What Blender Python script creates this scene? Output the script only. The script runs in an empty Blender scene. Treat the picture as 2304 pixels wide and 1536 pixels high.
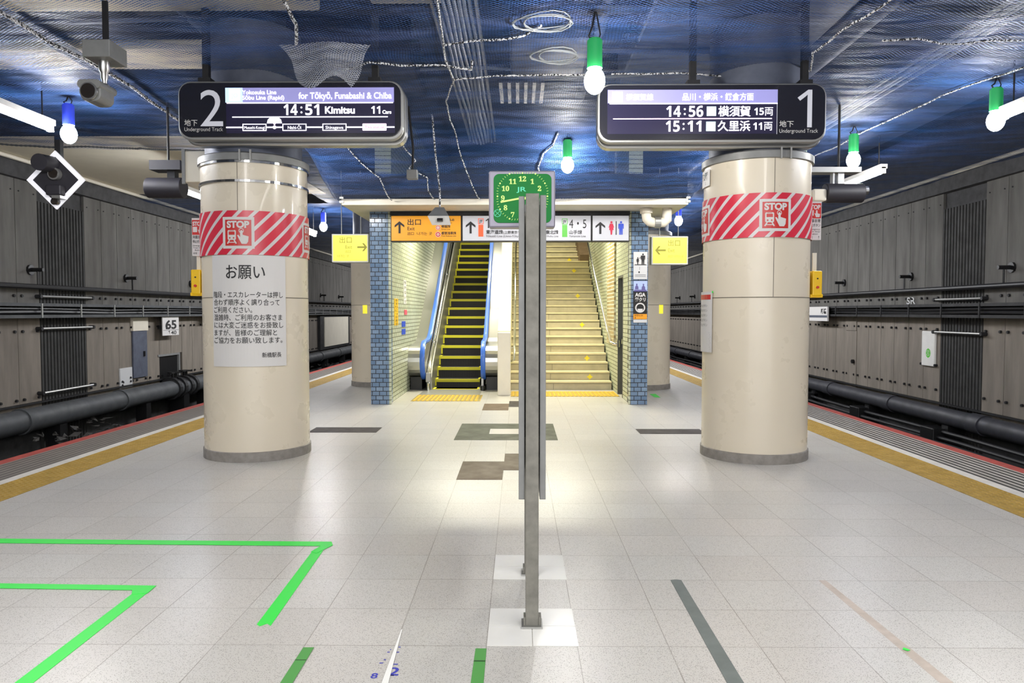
import bpy, math, random
from mathutils import Vector, noise
random.seed(7)
SC = bpy.context.scene
COL = SC.collection
PI = math.pi
R = math.radians

# ------------------------------------------------------------------ camera
cam_d = bpy.data.cameras.new('camera'); cam = bpy.data.objects.new('camera', cam_d); COL.objects.link(cam)
cam.location = (0, 0, 1.5); cam.rotation_euler = (R(90 - 2.2696), 0, R(0.559))
cam_d.sensor_width = 36.0; cam_d.lens = 36.0 * 1640 / 2304; cam_d.clip_start = 0.05; cam_d.clip_end = 200
SC.camera = cam
# ------------------------------------------------------------------ exposure, world
SC.view_settings.view_transform = 'Standard'; SC.view_settings.look = 'None'
SC.view_settings.exposure = 0.85; SC.view_settings.gamma = 1.0; SC.view_settings.use_curve_mapping = False
W = bpy.data.worlds.new('world'); SC.world = W; W.use_nodes = True
W.node_tree.nodes['Background'].inputs[0].default_value = (0.97, 0.97, 1.0, 1); W.node_tree.nodes['Background'].inputs[1].default_value = 1.7
SC.cycles.use_denoising = True; SC.cycles.max_bounces = 8; SC.cycles.transparent_max_bounces = 12
SC.cycles.sample_clamp_indirect = 6.0; SC.cycles.caustics_reflective = False

# ------------------------------------------------------------------ station lamps out of the picture (platform behind the camera, stairwell, far platform) and added fill lights
def area(name, loc, sx, sy, power, col=(1, 1, 1), rot=(0, 0, 0)):
    l = bpy.data.lights.new(name, 'AREA'); l.shape = 'RECTANGLE'; l.size = sx; l.size_y = sy; l.energy = power; l.color = col
    o = bpy.data.objects.new(name, l); COL.objects.link(o); o.location = loc; o.rotation_euler = rot
    return o
area('unseen_platform_light', (-2.6, 0.5, 3.8), 0.5, 6.0, 105, (1, 0.98, 0.95))
area('unseen_platform_light', (2.4, 0.5, 3.8), 0.5, 6.0, 105, (1, 0.98, 0.95))
area('unseen_platform_light', (0.0, -4.5, 3.7), 5.0, 1.0, 120, (1, 0.98, 0.95), (R(25), 0, 0))
area('stairwell_lamp', (-1.2, 14.6, 3.75), 1.2, 0.3, 80, (1.0, 0.95, 0.74), (R(-20), 0, 0))
area('stairwell_lamp', (0.8, 14.6, 3.75), 1.2, 0.3, 80, (1.0, 0.95, 0.74), (R(-20), 0, 0))
area('stairwell_lamp', (-0.2, 18.4, 5.2), 3.0, 0.4, 190, (1.0, 0.95, 0.74), (R(-10), 0, 0))
for x, sg in ((-3.8, 1), (3.6, -1)):
    area('unseen_platform_light', (x, 21.0, 3.75), 0.4, 8.0, 210, (0.98, 0.98, 1.0), (0, R(42 * sg), 0)); area('unseen_platform_light', (x, 38.0, 3.75), 0.4, 10.0, 230, (0.98, 0.98, 1.0), (0, R(42 * sg), 0))
area('unseen_platform_light', (-3.05, 9.3, 3.45), 0.7, 0.25, 28, (1, 0.98, 0.95), (R(58), 0, 0)); area('unseen_platform_light', (2.95, 9.3, 3.45), 0.7, 0.25, 28, (1, 0.98, 0.95), (R(58), 0, 0))  # added lights, hidden behind the near columns to brighten the far ones

# ------------------------------------------------------------------ materials
MATS = {}
class NT:
    def __init__(s, m): s.t = m.node_tree; s.n = s.t.nodes; s.bsdf = s.n.get('Principled BSDF')
    def node(s, typ, **kw):
        n = s.n.new(typ)
        for k, v in kw.items(): setattr(n, k, v)
        return n
    def link(s, a, b): s.t.links.new(a, b)
    def math(s, op, a, b=None, c=None):
        n = s.node('ShaderNodeMath', operation=op)
        for i, v in enumerate((a, b, c)):
            if v is None: continue
            if isinstance(v, (int, float)): n.inputs[i].default_value = v
            else: s.link(v, n.inputs[i])
        return n.outputs[0]
    def mix(s, f, a, b, bt='MIX'):
        n = s.node('ShaderNodeMix', data_type='RGBA', blend_type=bt)
        for i, v in ((0, f), (6, a), (7, b)):
            if isinstance(v, (int, float)): n.inputs[i].default_value = v
            elif isinstance(v, tuple): n.inputs[i].default_value = (*v[:3], 1)
            else: s.link(v, n.inputs[i])
        return n.outputs[2]
    def noise(s, vec, scale, detail=3.0, rough=0.5):
        n = s.node('ShaderNodeTexNoise'); n.inputs['Scale'].default_value = scale; n.inputs['Detail'].default_value = detail; n.inputs['Roughness'].default_value = rough
        if vec is not None: s.link(vec, n.inputs['Vector'])
        return n.outputs['Fac']
    def ramp(s, f, lo, hi): 
        n = s.node('ShaderNodeMapRange'); s.link(f, n.inputs[0]); n.inputs[1].default_value = lo; n.inputs[2].default_value = hi
        return n.outputs[0]
    def pos(s): return s.node('ShaderNodeNewGeometry').outputs['Position']
    def xyz(s, v): 
        n = s.node('ShaderNodeSeparateXYZ'); s.link(v, n.inputs[0]); return n.outputs
    def comb(s, x, y, z=0.0):
        n = s.node('ShaderNodeCombineXYZ')
        for i, v in enumerate((x, y, z)):
            if isinstance(v, (int, float)): n.inputs[i].default_value = v
            else: s.link(v, n.inputs[i])
        return n.outputs[0]
    def bump(s, h, strength=0.2, dist=0.01):
        n = s.node('ShaderNodeBump'); n.inputs['Strength'].default_value = strength; n.inputs['Distance'].default_value = dist
        s.link(h, n.inputs['Height']); s.link(n.outputs[0], s.bsdf.inputs['Normal'])
def lin(c):
    if isinstance(c, str):
        c = tuple(int(c[i:i + 2], 16) / 255 for i in (0, 2, 4))
        return tuple(x / 12.92 if x <= 0.04045 else ((x + 0.055) / 1.055) ** 2.4 for x in c)
    return c
def tall(t, x, y, z): return t.comb(t.math('MULTIPLY', x, 3.0), t.math('MULTIPLY', y, 3.0), t.math('MULTIPLY', z, 0.5))
def mat(name, col, rough=0.5, metal=0.0, emit=0.0, dirt=0.0, dscale=6.0, ecol=None, streak=False, spec=0.5, coat=0.0):
    if name in MATS: return MATS[name]
    m = bpy.data.materials.new(name); m.use_nodes = True; t = NT(m); b = t.bsdf; c = lin(col)
    b.inputs['Base Color'].default_value = (*c, 1); b.inputs['Roughness'].default_value = rough; b.inputs['Metallic'].default_value = metal
    b.inputs['Specular IOR Level'].default_value = spec; b.inputs['Coat Weight'].default_value = coat
    if emit: b.inputs['Emission Color'].default_value = (*(lin(ecol) if ecol else c), 1); b.inputs['Emission Strength'].default_value = emit
    if dirt:
        f = t.ramp(t.noise(tall(t, *t.xyz(t.pos())) if streak else t.pos(), dscale, 5, 0.6), 0.35, 0.7)
        t.link(t.mix(t.math('MULTIPLY', f, dirt), c, tuple(x * 0.42 for x in c)), b.inputs['Base Color'])
        t.link(t.math('ADD', t.math('MULTIPLY', f, 0.15), rough), b.inputs['Roughness'])
    MATS[name] = m; return m
def brick(name, axis, c1, c2, mortar, bw, bh, ms=0.004, rough=0.2, bias=0.0):
    if name in MATS: return MATS[name]
    m = bpy.data.materials.new(name); m.use_nodes = True; t = NT(m); x, y, z = t.xyz(t.pos())
    n = t.node('ShaderNodeTexBrick'); t.link(t.comb(x if axis == 'x' else y, z), n.inputs['Vector'])
    for k, v in (('Color1', c1), ('Color2', c2), ('Mortar', mortar)): n.inputs[k].default_value = (*lin(v), 1)
    n.inputs['Scale'].default_value = 1.0; n.inputs['Mortar Size'].default_value = ms; n.inputs['Brick Width'].default_value = bw; n.inputs['Row Height'].default_value = bh; n.inputs['Bias'].default_value = bias
    n.inputs['Mortar Smooth'].default_value = 0.1
    f = t.noise(t.pos(), 14.0, 3)
    t.link(t.mix(t.math('MULTIPLY', f, 0.35), n.outputs['Color'], (0.03, 0.04, 0.05), 'MULTIPLY'), t.bsdf.inputs['Base Color'])
    t.link(t.math('MULTIPLY_ADD', n.outputs['Fac'], 0.5, rough), t.bsdf.inputs['Roughness'])
    t.bump(t.math('ADD', t.math('MULTIPLY', n.outputs['Fac'], -1.0), t.math('MULTIPLY', t.noise(t.pos(), 25, 2), 0.5)), 0.35, 0.004)
    MATS[name] = m; return m
def floor_mat():
    m = bpy.data.materials.new('terrazzo_tiles'); m.use_nodes = True; t = NT(m); x, y, z = t.xyz(t.pos())
    u = t.math('DIVIDE', t.math('ADD', x, 0.147 + 8.2), 0.41); v = t.math('DIVIDE', t.math('ADD', y, 8.18 - 3.226), 0.409)
    gx = t.math('ABSOLUTE', t.math('SUBTRACT', t.math('FRACT', t.math('ADD', u, 0.5)), 0.5)); gy = t.math('ABSOLUTE', t.math('SUBTRACT', t.math('FRACT', t.math('ADD', v, 0.5)), 0.5))
    g = t.math('LESS_THAN', t.math('MINIMUM', gx, gy), 0.0056)
    wn = t.node('ShaderNodeTexWhiteNoise', noise_dimensions='2D'); t.link(t.comb(t.math('FLOOR', u), t.math('FLOOR', v)), wn.inputs['Vector'])
    wx, wy, wz = t.xyz(wn.outputs['Color'])
    base = t.mix(wx, lin('c1bfba'), lin('c9c7c2')); base = t.mix(t.math('MULTIPLY', wy, 0.3), base, lin('c8bfb7'))
    p = t.pos()
    big = t.ramp(t.noise(p, 0.9, 4, 0.6), 0.35, 0.75); base = t.mix(t.math('MULTIPLY', big, 0.10), base, lin('c4beb4'))
    vo = t.node('ShaderNodeTexVoronoi'); vo.inputs['Scale'].default_value = 190.0; t.link(p, vo.inputs['Vector'])
    sp = t.math('MULTIPLY', t.math('LESS_THAN', vo.outputs['Distance'], 0.36), t.math('LESS_THAN', t.xyz(vo.outputs['Color'])[0], 0.5))
    base = t.mix(t.math('MULTIPLY', sp, 0.78), base, lin('6e6a62'))
    gn = t.ramp(t.noise(p, 3.0, 3), 0.3, 0.7)
    base = t.mix(t.math('MULTIPLY', g, t.math('MULTIPLY_ADD', gn, 0.5, 0.3)), base, lin('6b6258'))
    t.link(base, t.bsdf.inputs['Base Color'])
    t.link(t.math('MULTIPLY_ADD', wz, 0.01, 0.32), t.bsdf.inputs['Roughness'])
    t.bsdf.inputs['Specular IOR Level'].default_value = 0.55
    t.bump(t.math('MULTIPLY', g, -1.0), 0.15, 0.01)
    return m
def net_mat(name, cord, cord2='4a5f92', cell=(0.052, 0.032), w=0.085, rough=0.6):
    m = bpy.data.materials.new(name); m.use_nodes = True; t = NT(m)
    uv = t.node('ShaderNodeUVMap').outputs[0]
    nz = t.node('ShaderNodeTexNoise'); nz.inputs['Scale'].default_value = 2.2; nz.inputs['Detail'].default_value = 2.0; t.link(uv, nz.inputs['Vector'])
    dv = t.node('ShaderNodeVectorMath', operation='MULTIPLY_ADD'); t.link(nz.outputs['Color'], dv.inputs[0]); dv.inputs[1].default_value = (0.10, 0.10, 0); t.link(uv, dv.inputs[2])
    x, y, z = t.xyz(dv.outputs[0])
    a = t.math('DIVIDE', x, cell[0]); b = t.math('DIVIDE', y, cell[1])
    p1 = t.math('PINGPONG', t.math('ADD', a, b), 0.5); p2 = t.math('PINGPONG', t.math('SUBTRACT', a, b), 0.5)
    sv = t.node('ShaderNodeVectorMath', operation='MULTIPLY'); t.link(uv, sv.inputs[0]); sv.inputs[1].default_value = (0.55, 2.2, 1); st = sv.outputs[0]
    th = t.math('MULTIPLY_ADD', t.ramp(t.noise(st, 1.6, 4, 0.65), 0.45, 0.72), 0.19, w)
    c = t.math('LESS_THAN', t.math('MINIMUM', p1, p2), th)
    t.bsdf.inputs['Roughness'].default_value = rough; t.bsdf.inputs['Specular IOR Level'].default_value = 0.35
    t.bump(t.noise(st, 2.6, 2, 0.5), 0.6, 0.08)
    k = t.ramp(t.noise(uv, 0.55, 3), 0.35, 0.7)
    k = t.ramp(t.noise(st, 1.1, 5, 0.65), 0.38, 0.66)
    t.link(t.mix(k, lin(cord), lin(cord2)), t.bsdf.inputs['Base Color'])
    tr = t.node('ShaderNodeBsdfTransparent'); mx = t.node('ShaderNodeMixShader')
    t.link(c, mx.inputs[0]); t.link(tr.outputs[0], mx.inputs[1]); t.link(t.bsdf.outputs[0], mx.inputs[2])
    t.link(mx.outputs[0], t.n['Material Output'].inputs['Surface'])
    MATS[name] = m; return m
def rope_mat():
    m = bpy.data.materials.new('rope'); m.use_nodes = True; t = NT(m)
    f = t.math('GREATER_THAN', t.noise(t.pos(), 55.0, 1), 0.5)
    t.link(t.mix(f, lin('26282c'), lin('d8dade')), t.bsdf.inputs['Base Color']); t.bsdf.inputs['Roughness'].default_value = 0.6
    MATS['rope'] = m; return m
def stripe_mat(name, c1, c2, period, frac, axis, rough=0.4, slant=0.0, uv=False):
    m = bpy.data.materials.new(name); m.use_nodes = True; t = NT(m)
    v = t.xyz(t.node('ShaderNodeUVMap').outputs[0] if uv else t.pos())
    q = v['xyz'.index(axis)]
    if slant: q = t.math('SUBTRACT', q, t.math('MULTIPLY', v[1], slant))
    f = t.math('LESS_THAN', t.math('FRACT', t.math('ADD', t.math('DIVIDE', q, period), 100.0)), frac)
    base = t.mix(f, lin(c2), lin(c1))
    n = t.ramp(t.noise(t.pos(), 5.0, 4), 0.35, 0.75)
    t.link(t.mix(t.math('MULTIPLY', n, 0.15 if uv else 0.45), base, lin('55504a')), t.bsdf.inputs['Base Color'])
    t.bsdf.inputs['Roughness'].default_value = rough
    MATS[name] = m; return m

# ------------------------------------------------------------------ mesh helpers
class MB:
    def __init__(s): s.V = []; s.F = []; s.UV = None
    def add(s, vs, fs):
        k = len(s.V); s.V += [tuple(v) for v in vs]; s.F += [tuple(i + k for i in f) for f in fs]; return s
    def box(s, x0, x1, y0, y1, z0, z1):
        return s.add([(x, y, z) for z in (z0, z1) for y in (y0, y1) for x in (x0, x1)], [(0, 2, 3, 1), (4, 5, 7, 6), (0, 1, 5, 4), (2, 6, 7, 3), (0, 4, 6, 2), (1, 3, 7, 5)])
    def quad(s, a, b, c, d): return s.add([a, b, c, d], [(0, 1, 2, 3)])
    def cyl(s, p0, p1, r, n=16, r2=None, caps=True):
        return s.tube([p0, p1], [r, r if r2 is None else r2], n, caps)
    def tube(s, pts, r, n=8, caps=True):
        pts = [Vector(p) for p in pts]; rs = r if isinstance(r, (list, tuple)) else [r] * len(pts); vs = []; fs = []; up = None
        for i, p in enumerate(pts):
            d = (pts[min(i + 1, len(pts) - 1)] - pts[max(i - 1, 0)]).normalized()
            if up is None: up = d.orthogonal().normalized()
            up = (up - d * up.dot(d)); up = up.normalized() if up.length > 1e-6 else d.orthogonal().normalized()
            w = d.cross(up)
            for k in range(n):
                a = 2 * PI * k / n; vs.append(p + (up * math.cos(a) + w * math.sin(a)) * rs[i])
        for i in range(len(pts) - 1):
            for k in range(n): fs.append((i * n + k, i * n + (k + 1) % n, (i + 1) * n + (k + 1) % n, (i + 1) * n + k))
        if caps: fs += [tuple(range(n))[::-1], tuple((len(pts) - 1) * n + k for k in range(n))]
        return s.add(vs, fs)
    def lathe(s, prof, c, n=48, a0=0.0, a1=2 * PI):
        full = abs(a1 - a0 - 2 * PI) < 1e-6; m = n if full else n + 1; vs = []; fs = []
        for r, z in prof:
            for k in range(m):
                a = a0 + (a1 - a0) * k / n; vs.append((c[0] + r * math.sin(a), c[1] - r * math.cos(a), z))
        for i in range(len(prof) - 1):
            for k in range(n):
                j = (k + 1) % m; fs.append((i * m + k, i * m + j, (i + 1) * m + j, (i + 1) * m + k))
        return s.add(vs, fs)
    def prismx(s, poly, x0, x1):
        n = len(poly); vs = [(x0, y, z) for y, z in poly] + [(x1, y, z) for y, z in poly]
        return s.add(vs, [tuple(range(n))[::-1], tuple(range(n, 2 * n))] + [(i, (i + 1) % n, n + (i + 1) % n, n + i) for i in range(n)])
    def prismy(s, poly, y0, y1):
        n = len(poly); vs = [(x, y0, z) for x, z in poly] + [(x, y1, z) for x, z in poly]
        return s.add(vs, [tuple(range(n)), tuple(range(n, 2 * n))[::-1]] + [(i, n + i, n + (i + 1) % n, (i + 1) % n) for i in range(n)])
    def prismz(s, poly, z0, z1):
        n = len(poly); vs = [(x, y, z0) for x, y in poly] + [(x, y, z1) for x, y in poly]
        return s.add(vs, [tuple(range(n))[::-1], tuple(range(n, 2 * n))] + [(i, (i + 1) % n, n + (i + 1) % n, n + i) for i in range(n)])
    def sphere(s, c, r, n=16, m=10, sz=1.0):
        return s.lathe([(max(r * math.sin(PI * i / m), 1e-4), c[2] - sz * r * math.cos(PI * i / m)) for i in range(m + 1)], c, n)
    def sweep(s, X, path, hw, hh):
        vs = []; fs = []; n = len(path)
        for i, (y, z) in enumerate(path):
            a = path[max(i - 1, 0)]; b = path[min(i + 1, n - 1)]; l = math.hypot(b[0] - a[0], b[1] - a[1]); ny, nz = -(b[1] - a[1]) / l, (b[0] - a[0]) / l
            for dx, dn in ((-hw, -hh), (hw, -hh), (hw, hh * .6), (hw * .6, hh), (-hw * .6, hh), (-hw, hh * .6)): vs.append((X + dx, y + ny * dn, z + nz * dn))
        for i in range(n - 1):
            for k in range(6): fs.append((i * 6 + k, i * 6 + (k + 1) % 6, i * 6 + 6 + (k + 1) % 6, i * 6 + 6 + k))
        fs += [tuple(range(6))[::-1], tuple((n - 1) * 6 + k for k in range(6))]
        return s.add(vs, fs)
    def build(s, name, m, parent=None, smooth=False, bevel=0.0, uv=None):
        if parent is not None: org = wloc(parent)
        else:
            xs, ys, zs = zip(*s.V); org = Vector(((min(xs) + max(xs)) / 2, (min(ys) + max(ys)) / 2, min(zs)))
        me = bpy.data.meshes.new(name); me.from_pydata([tuple(Vector(v) - org) for v in s.V], [], s.F); me.update()
        me.materials.append(MATS[m] if isinstance(m, str) else m)
        if uv:
            l = me.uv_layers.new(name='uv'); 
            for lp in me.loops: l.data[lp.index].uv = uv[lp.vertex_index]
        if smooth:
            me.polygons.foreach_set('use_smooth', [True] * len(me.polygons))
            try: me.set_sharp_from_angle(angle=R(40))
            except Exception: pass
        o = bpy.data.objects.new(name, me); COL.objects.link(o)
        if parent is not None: o.parent = parent
        else: o.location = org
        if bevel:
            b = o.modifiers.new('bevel', 'BEVEL'); b.width = bevel; b.segments = 2; b.limit_method = 'ANGLE'
        return o
def wloc(o):
    v = Vector((0, 0, 0))
    while o is not None: v += Vector(o.location); o = o.parent
    return v
def tag(o, label=None, cat=None, group=None, kind=None):
    if label: o['label'] = label
    if cat: o['category'] = cat
    if group: o['group'] = group
    if kind: o['kind'] = kind
    return o
def thing(name, label, cat, loc=(0, 0, 0), group=None):
    o = bpy.data.objects.new(name, None); COL.objects.link(o); o.location = loc; o.empty_display_size = 0.1
    return tag(o, label, cat, group, 'thing' if cat in ('column', 'pillar') else None)
def struct(name, mb, m, parent=None, **kw):
    o = mb.build(name, m, parent, **kw)
    if parent is None: o['kind'] = 'structure'
    return o

# ------------------------------------------------------------------ flat artwork and lettering (local drawing units, y up after mapping)
FC = bpy.data.curves.new('lettering', 'FONT'); FO = bpy.data.objects.new('lettering', FC); COL.objects.link(FO)
def glyphs(body, bold=0.0):
    FC.body = body; FC.size = 1.0; FC.offset = bold; FC.resolution_u = 4
    bpy.context.view_layer.update()
    me = bpy.data.meshes.new_from_object(FO.evaluated_get(bpy.context.evaluated_depsgraph_get()))
    vs = [(v.co.x, v.co.y) for v in me.vertices]; fs = [tuple(p.vertices) for p in me.polygons]; bpy.data.meshes.remove(me)
    return vs, fs
class Art:
    """Collects flat shapes in drawing units; put() maps them onto a plane or a column."""
    def __init__(s, down=True): s.V = []; s.F = []; s.k = -1.0 if down else 1.0
    def poly(s, pts):
        k = len(s.V); s.V += pts; s.F.append(tuple(range(k, k + len(pts)))); return s
    def rect(s, x0, y0, x1, y1): return s.poly([(x0, y0), (x1, y0), (x1, y1), (x0, y1)])
    def grid(s, x0, y0, x1, y1, n):
        for i in range(n): s.rect(x0 + (x1 - x0) * i / n, y0, x0 + (x1 - x0) * (i + 1) / n, y1)
        return s
    def rrect(s, x0, y0, x1, y1, r, n=5):
        p = []
        for cx, cy, a in ((x1 - r, y1 - r, 0), (x0 + r, y1 - r, 90), (x0 + r, y0 + r, 180), (x1 - r, y0 + r, 270)):
            p += [(cx + r * math.cos(R(a + 90 * i / n)), cy + r * math.sin(R(a + 90 * i / n))) for i in range(n + 1)]
        return s.poly(p)
    def disc(s, x, y, r, n=24, ry=None): return s.poly([(x + r * math.cos(2 * PI * i / n), y + (ry or r) * math.sin(2 * PI * i / n)) for i in range(n)])
    def ring(s, x, y, r0, r1, n=24, a0=0, a1=360):
        for i in range(n):
            a, b = R(a0 + (a1 - a0) * i / n), R(a0 + (a1 - a0) * (i + 1) / n)
            s.poly([(x + r0 * math.cos(a), y + r0 * math.sin(a)), (x + r1 * math.cos(a), y + r1 * math.sin(a)), (x + r1 * math.cos(b), y + r1 * math.sin(b)), (x + r0 * math.cos(b), y + r0 * math.sin(b))])
        return s
    def line(s, x0, y0, x1, y1, w):
        l = math.hypot(x1 - x0, y1 - y0); nx, ny = -(y1 - y0) / l * w / 2, (x1 - x0) / l * w / 2
        return s.poly([(x0 + nx, y0 + ny), (x1 + nx, y1 + ny), (x1 - nx, y1 - ny), (x0 - nx, y0 - ny)])
    def frame(s, x0, y0, x1, y1, w):
        return s.rect(x0, y0, x1, y0 + w).rect(x0, y1 - w, x1, y1).rect(x0, y0 + w, x0 + w, y1 - w).rect(x1 - w, y0 + w, x1, y1 - w)
    def text(s, body, x, y, h, w=None, al='L', bold=0.0):
        """baseline at y, em height h, optionally squeezed to width w"""
        body = body.replace("1", "\U0001d7e3")
        vs, fs = glyphs(body, bold)
        if not vs: return s
        a = min(v[0] for v in vs); b = max(v[0] for v in vs); sx = h if w is None else w / (b - a); tw = (b - a) * sx
        ox = x - (tw if al == 'R' else tw / 2 if al == 'C' else 0); k = len(s.V)
        s.V += [(ox + (vx - a) * sx, y + s.k * vy * h) for vx, vy in vs]; s.F += [tuple(i + k for i in f) for f in fs]; return s
    def arrow(s, x, y, h, d='U', w=None):
        """arrow centred at x, y with total height h"""
        a = h / 2; t = h * 0.085; g = h * 0.40
        pts = [(-t, -a), (t, -a), (t, a * .45), (g, a * -.02), (g, a * .34), (0, a), (-g, a * .34), (-g, a * -.02), (-t, a * .45)]
        ang = {'U': 0, 'L': 90, 'R': -90}[d]; c, q = math.cos(R(ang)), math.sin(R(ang))
        return s.poly([(x + px * c - py * q, y + s.k * (px * q + py * c)) for px, py in pts])
    def put(s, name, m, parent, fmap, lift=0.0):
        mb = MB(); mb.V = [tuple(fmap(x, y, lift)) for x, y in s.V]; mb.F = s.F
        return mb.build(name, m, parent)
def planey(x0, y0, X0, Z0, sx, sz, Y):
    """drawing pixel (x, y down) -> a plane facing the stairs side (-Y)"""
    return lambda x, y, l: (X0 + (x - x0) * sx, Y - l, Z0 - (y - y0) * sz)
def planex(y0, X, yorg, zorg, sgn=1.0, s=1.0):
    """drawing (u right, v up) -> a plane facing +X (sgn 1) or -X (sgn -1)"""
    return lambda u, v, l: (X + sgn * l, yorg + sgn * u * s, zorg + v * s)
def column_map(c, r): return lambda u, v, l: (c[0] + (r + l) * math.sin(u / r), c[1] - (r + l) * math.cos(u / r), v)
def floor_map(z=0.0): return lambda x, y, l: (x, y, z + l)

# ------------------------------------------------------------------ material library
floor_mat_ = floor_mat(); MATS['terrazzo'] = floor_mat_
mat('column_stone', 'd9cfbb', 0.25, dirt=0.04, dscale=3.0, coat=0.2); mat('plinth_stone', '8f8a84', 0.5, dirt=0.5, dscale=14)
mat('seam', '6d665c', 0.7); mat('steel', 'b9b9b6', 0.28, 0.95); mat('steel_dull', 'a3a3a0', 0.42, 0.8); mat('chrome', 'd8d8d6', 0.12, 1.0)
mat('grey_paint', '828382', 0.4, dirt=0.25, dscale=9); mat('post_paint', '7c7a72', 0.45, 0.0, dirt=0.55, dscale=16); mat('black', '0d0d0f', 0.4); mat('black_gloss', '24242c', 0.16, coat=0.5)
mat('dark_rubber', '1a1a1b', 0.6); mat('dark_steel', '2c2c2e', 0.5, 0.4, dirt=0.5); mat('white_paint', 'e4e3df', 0.4, dirt=0.12); mat('cream_paint', 'dcd6c6', 0.5, dirt=0.15, dscale=2.5)
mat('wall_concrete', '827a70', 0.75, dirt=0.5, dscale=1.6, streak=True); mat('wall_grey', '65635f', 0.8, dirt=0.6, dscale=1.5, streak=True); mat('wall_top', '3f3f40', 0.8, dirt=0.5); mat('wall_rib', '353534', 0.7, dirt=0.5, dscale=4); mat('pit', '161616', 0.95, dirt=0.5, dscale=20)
mat('ballast', '4c4a48', 0.95, dirt=0.6, dscale=25); mat('pipe_dark', '4a4d50', 0.55, dirt=0.5, dscale=4); mat('pipe_blue', '33343b', 0.5, dirt=0.5, dscale=4); mat('beige_ceiling', 'e2d8c0', 0.7, dirt=0.2, dscale=1.2)
mat('ceiling_dark', '2c3038', 0.9, dirt=0.5); mat('duct', '5a6070', 0.5, 0.3, dirt=0.4); mat('cable', '8d9296', 0.5); rope_mat(); mat('cable_black', '17171a', 0.5)
mat('yellow_tactile', 'a8862a', 0.55, dirt=0.5, dscale=7); mat('yellow_bright', 'd0ac22', 0.5, dirt=0.3, dscale=9); mat('white_line', 'd6d2ca', 0.5, dirt=0.3); mat('red_line', 'a8443a', 0.6, dirt=0.4)
mat('tape_green', '3ce551', 0.45, spec=0.3); mat('tape_dark_green', '4f9a48', 0.5); mat('tape_grey', '6f7672', 0.6, dirt=0.3); mat('tape_white', 'eeeeea', 0.5); mat('ink_blue', '3a3fae', 0.6); mat('groove', '2e4a2c', 0.8)
mat('tile_green', '4a5040', 0.5, dirt=0.45, dscale=5, spec=.12); mat('tile_brown', '6b5945', 0.5, dirt=0.35, dscale=5, spec=.15); mat('tile_dark', '383132', 0.5, dirt=0.3, spec=.15); mat('tile_white', 'ecebe6', 0.12, dirt=0.12, dscale=4); mat('tile_pale', 'e2dfd6', 0.25)
mat('paper', 'd2d0ce', 0.55); mat('paper_grey', 'c9cacb', 0.5); mat('ink', '17171a', 0.6); mat('ink_grey', '6d6d70', 0.6); mat('sign_red', 'c22d2a', 0.35); mat('sign_pink', 'd8536a', 0.4)
mat('yellow_box', 'efc113', 0.35, dirt=0.1); mat('blue_rail', '3c70da', 0.35, coat=0.3); mat('escalator_dark', '222024', 0.6); mat('escalator_yellow', 'd6d02e', 0.5)
mat('stair_stone', 'bab196', 0.5, dirt=0.35, dscale=4); mat('stair_nosing', 'd6cca6', 0.4, dirt=0.2, dscale=6); mat('stair_cream', 'ded9c0', 0.35, dirt=0.1); mat('star', 'e8d51f', 0.4)
mat('lamp_green', '2fae5f', 0.4, emit=.12); mat('lamp_blue', '3a4ed8', 0.35, emit=.15)
mat('lamp_glow', 'ffffff', 0.3, emit=170, ecol='fffaf4'); mat('tube_glow', 'ffffff', 0.3, emit=60, ecol='eef3ff')
mat('led_white', 'ffffff', 0.4, emit=1.1, ecol='f4efff'); mat('led_lilac', '8f8dcc', 0.4, emit=0.2, ecol='b9b6f2'); mat('led_pink', 'ffd9f4', 0.4, emit=.8, ecol='ffdcf6'); mat('led_pale', 'd9fbff', 0.4, emit=.8, ecol='dcfbff'); mat('led_cyan', 'bfe6ff', 0.4, emit=.5, ecol='bfe2ff')
mat('screen_dark', '2a2740', 0.2, emit=0.03, ecol='3a3360', coat=0.4)
mat('sign_number', 'b9bac2', 0.5, emit=0.25); mat('guide_yellow', 'cc8a04', 0.4, emit=0.16, ecol='f2a200'); mat('guide_white', 'b4b5bc', 0.35, emit=0.10, ecol='d6d8e0'); mat('exit_glow', 'd8d23c', 0.35, emit=0.42, ecol='f0e646')
mat('exit_ink', '8f8a2c', 0.6, emit=0.25); mat('guide_orange', 'd94d22', 0.4, emit=0.3); mat('guide_green', '3f9a22', 0.4, emit=0.3); mat('wc_red', 'b01a3a', 0.4, emit=0.15); mat('wc_blue', '1f3fb0', 0.4, emit=0.15)
mat('clock_green', '237f3d', 0.5, emit=0.01, spec=0.15); mat('clock_lime', 'c8f07a', 0.4, emit=0.18); mat('clock_teal', '4fd6a8', 0.4, emit=0.05); mat('clock_case', '8d8a99', 0.35, 0.2)
mat('poster_sky', 'a9bbe0', 0.5); mat('poster_purple', '5a5590', 0.5); mat('poster_orange', 'e89a1a', 0.45); mat('door_green', 'b3b88e', 0.4); mat('door_dark', '47494c', 0.45)
mat('lens', '2a2522', 0.15, coat=0.6); mat('signal_white', 'eeeef4', 0.4, emit=0.25); mat('hood', '2b2a30', 0.5)
brick('blue_brick', 'x', '627d9c', '839ab4', '262b33', 0.117, 0.072, 0.006, 0.15)
brick('cream_brick', 'y', 'b6bfa6', 'c9cfba', '6d7058', 0.23, 0.072, 0.007, 0.3); brick('cream_brick_face', 'x', 'b6bfa6', 'c9cfba', '6d7058', 0.23, 0.072, 0.007, 0.3)
brick('brown_brick', 'y', '8f7a4e', 'b39d6e', 'd6d3b8', 0.25, 0.072, 0.01, 0.3)
net_mat('net_blue', '24508c'); net_mat('net_pale', 'b9bdc6', '8d929c', (0.06, 0.036), 0.13)
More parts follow.
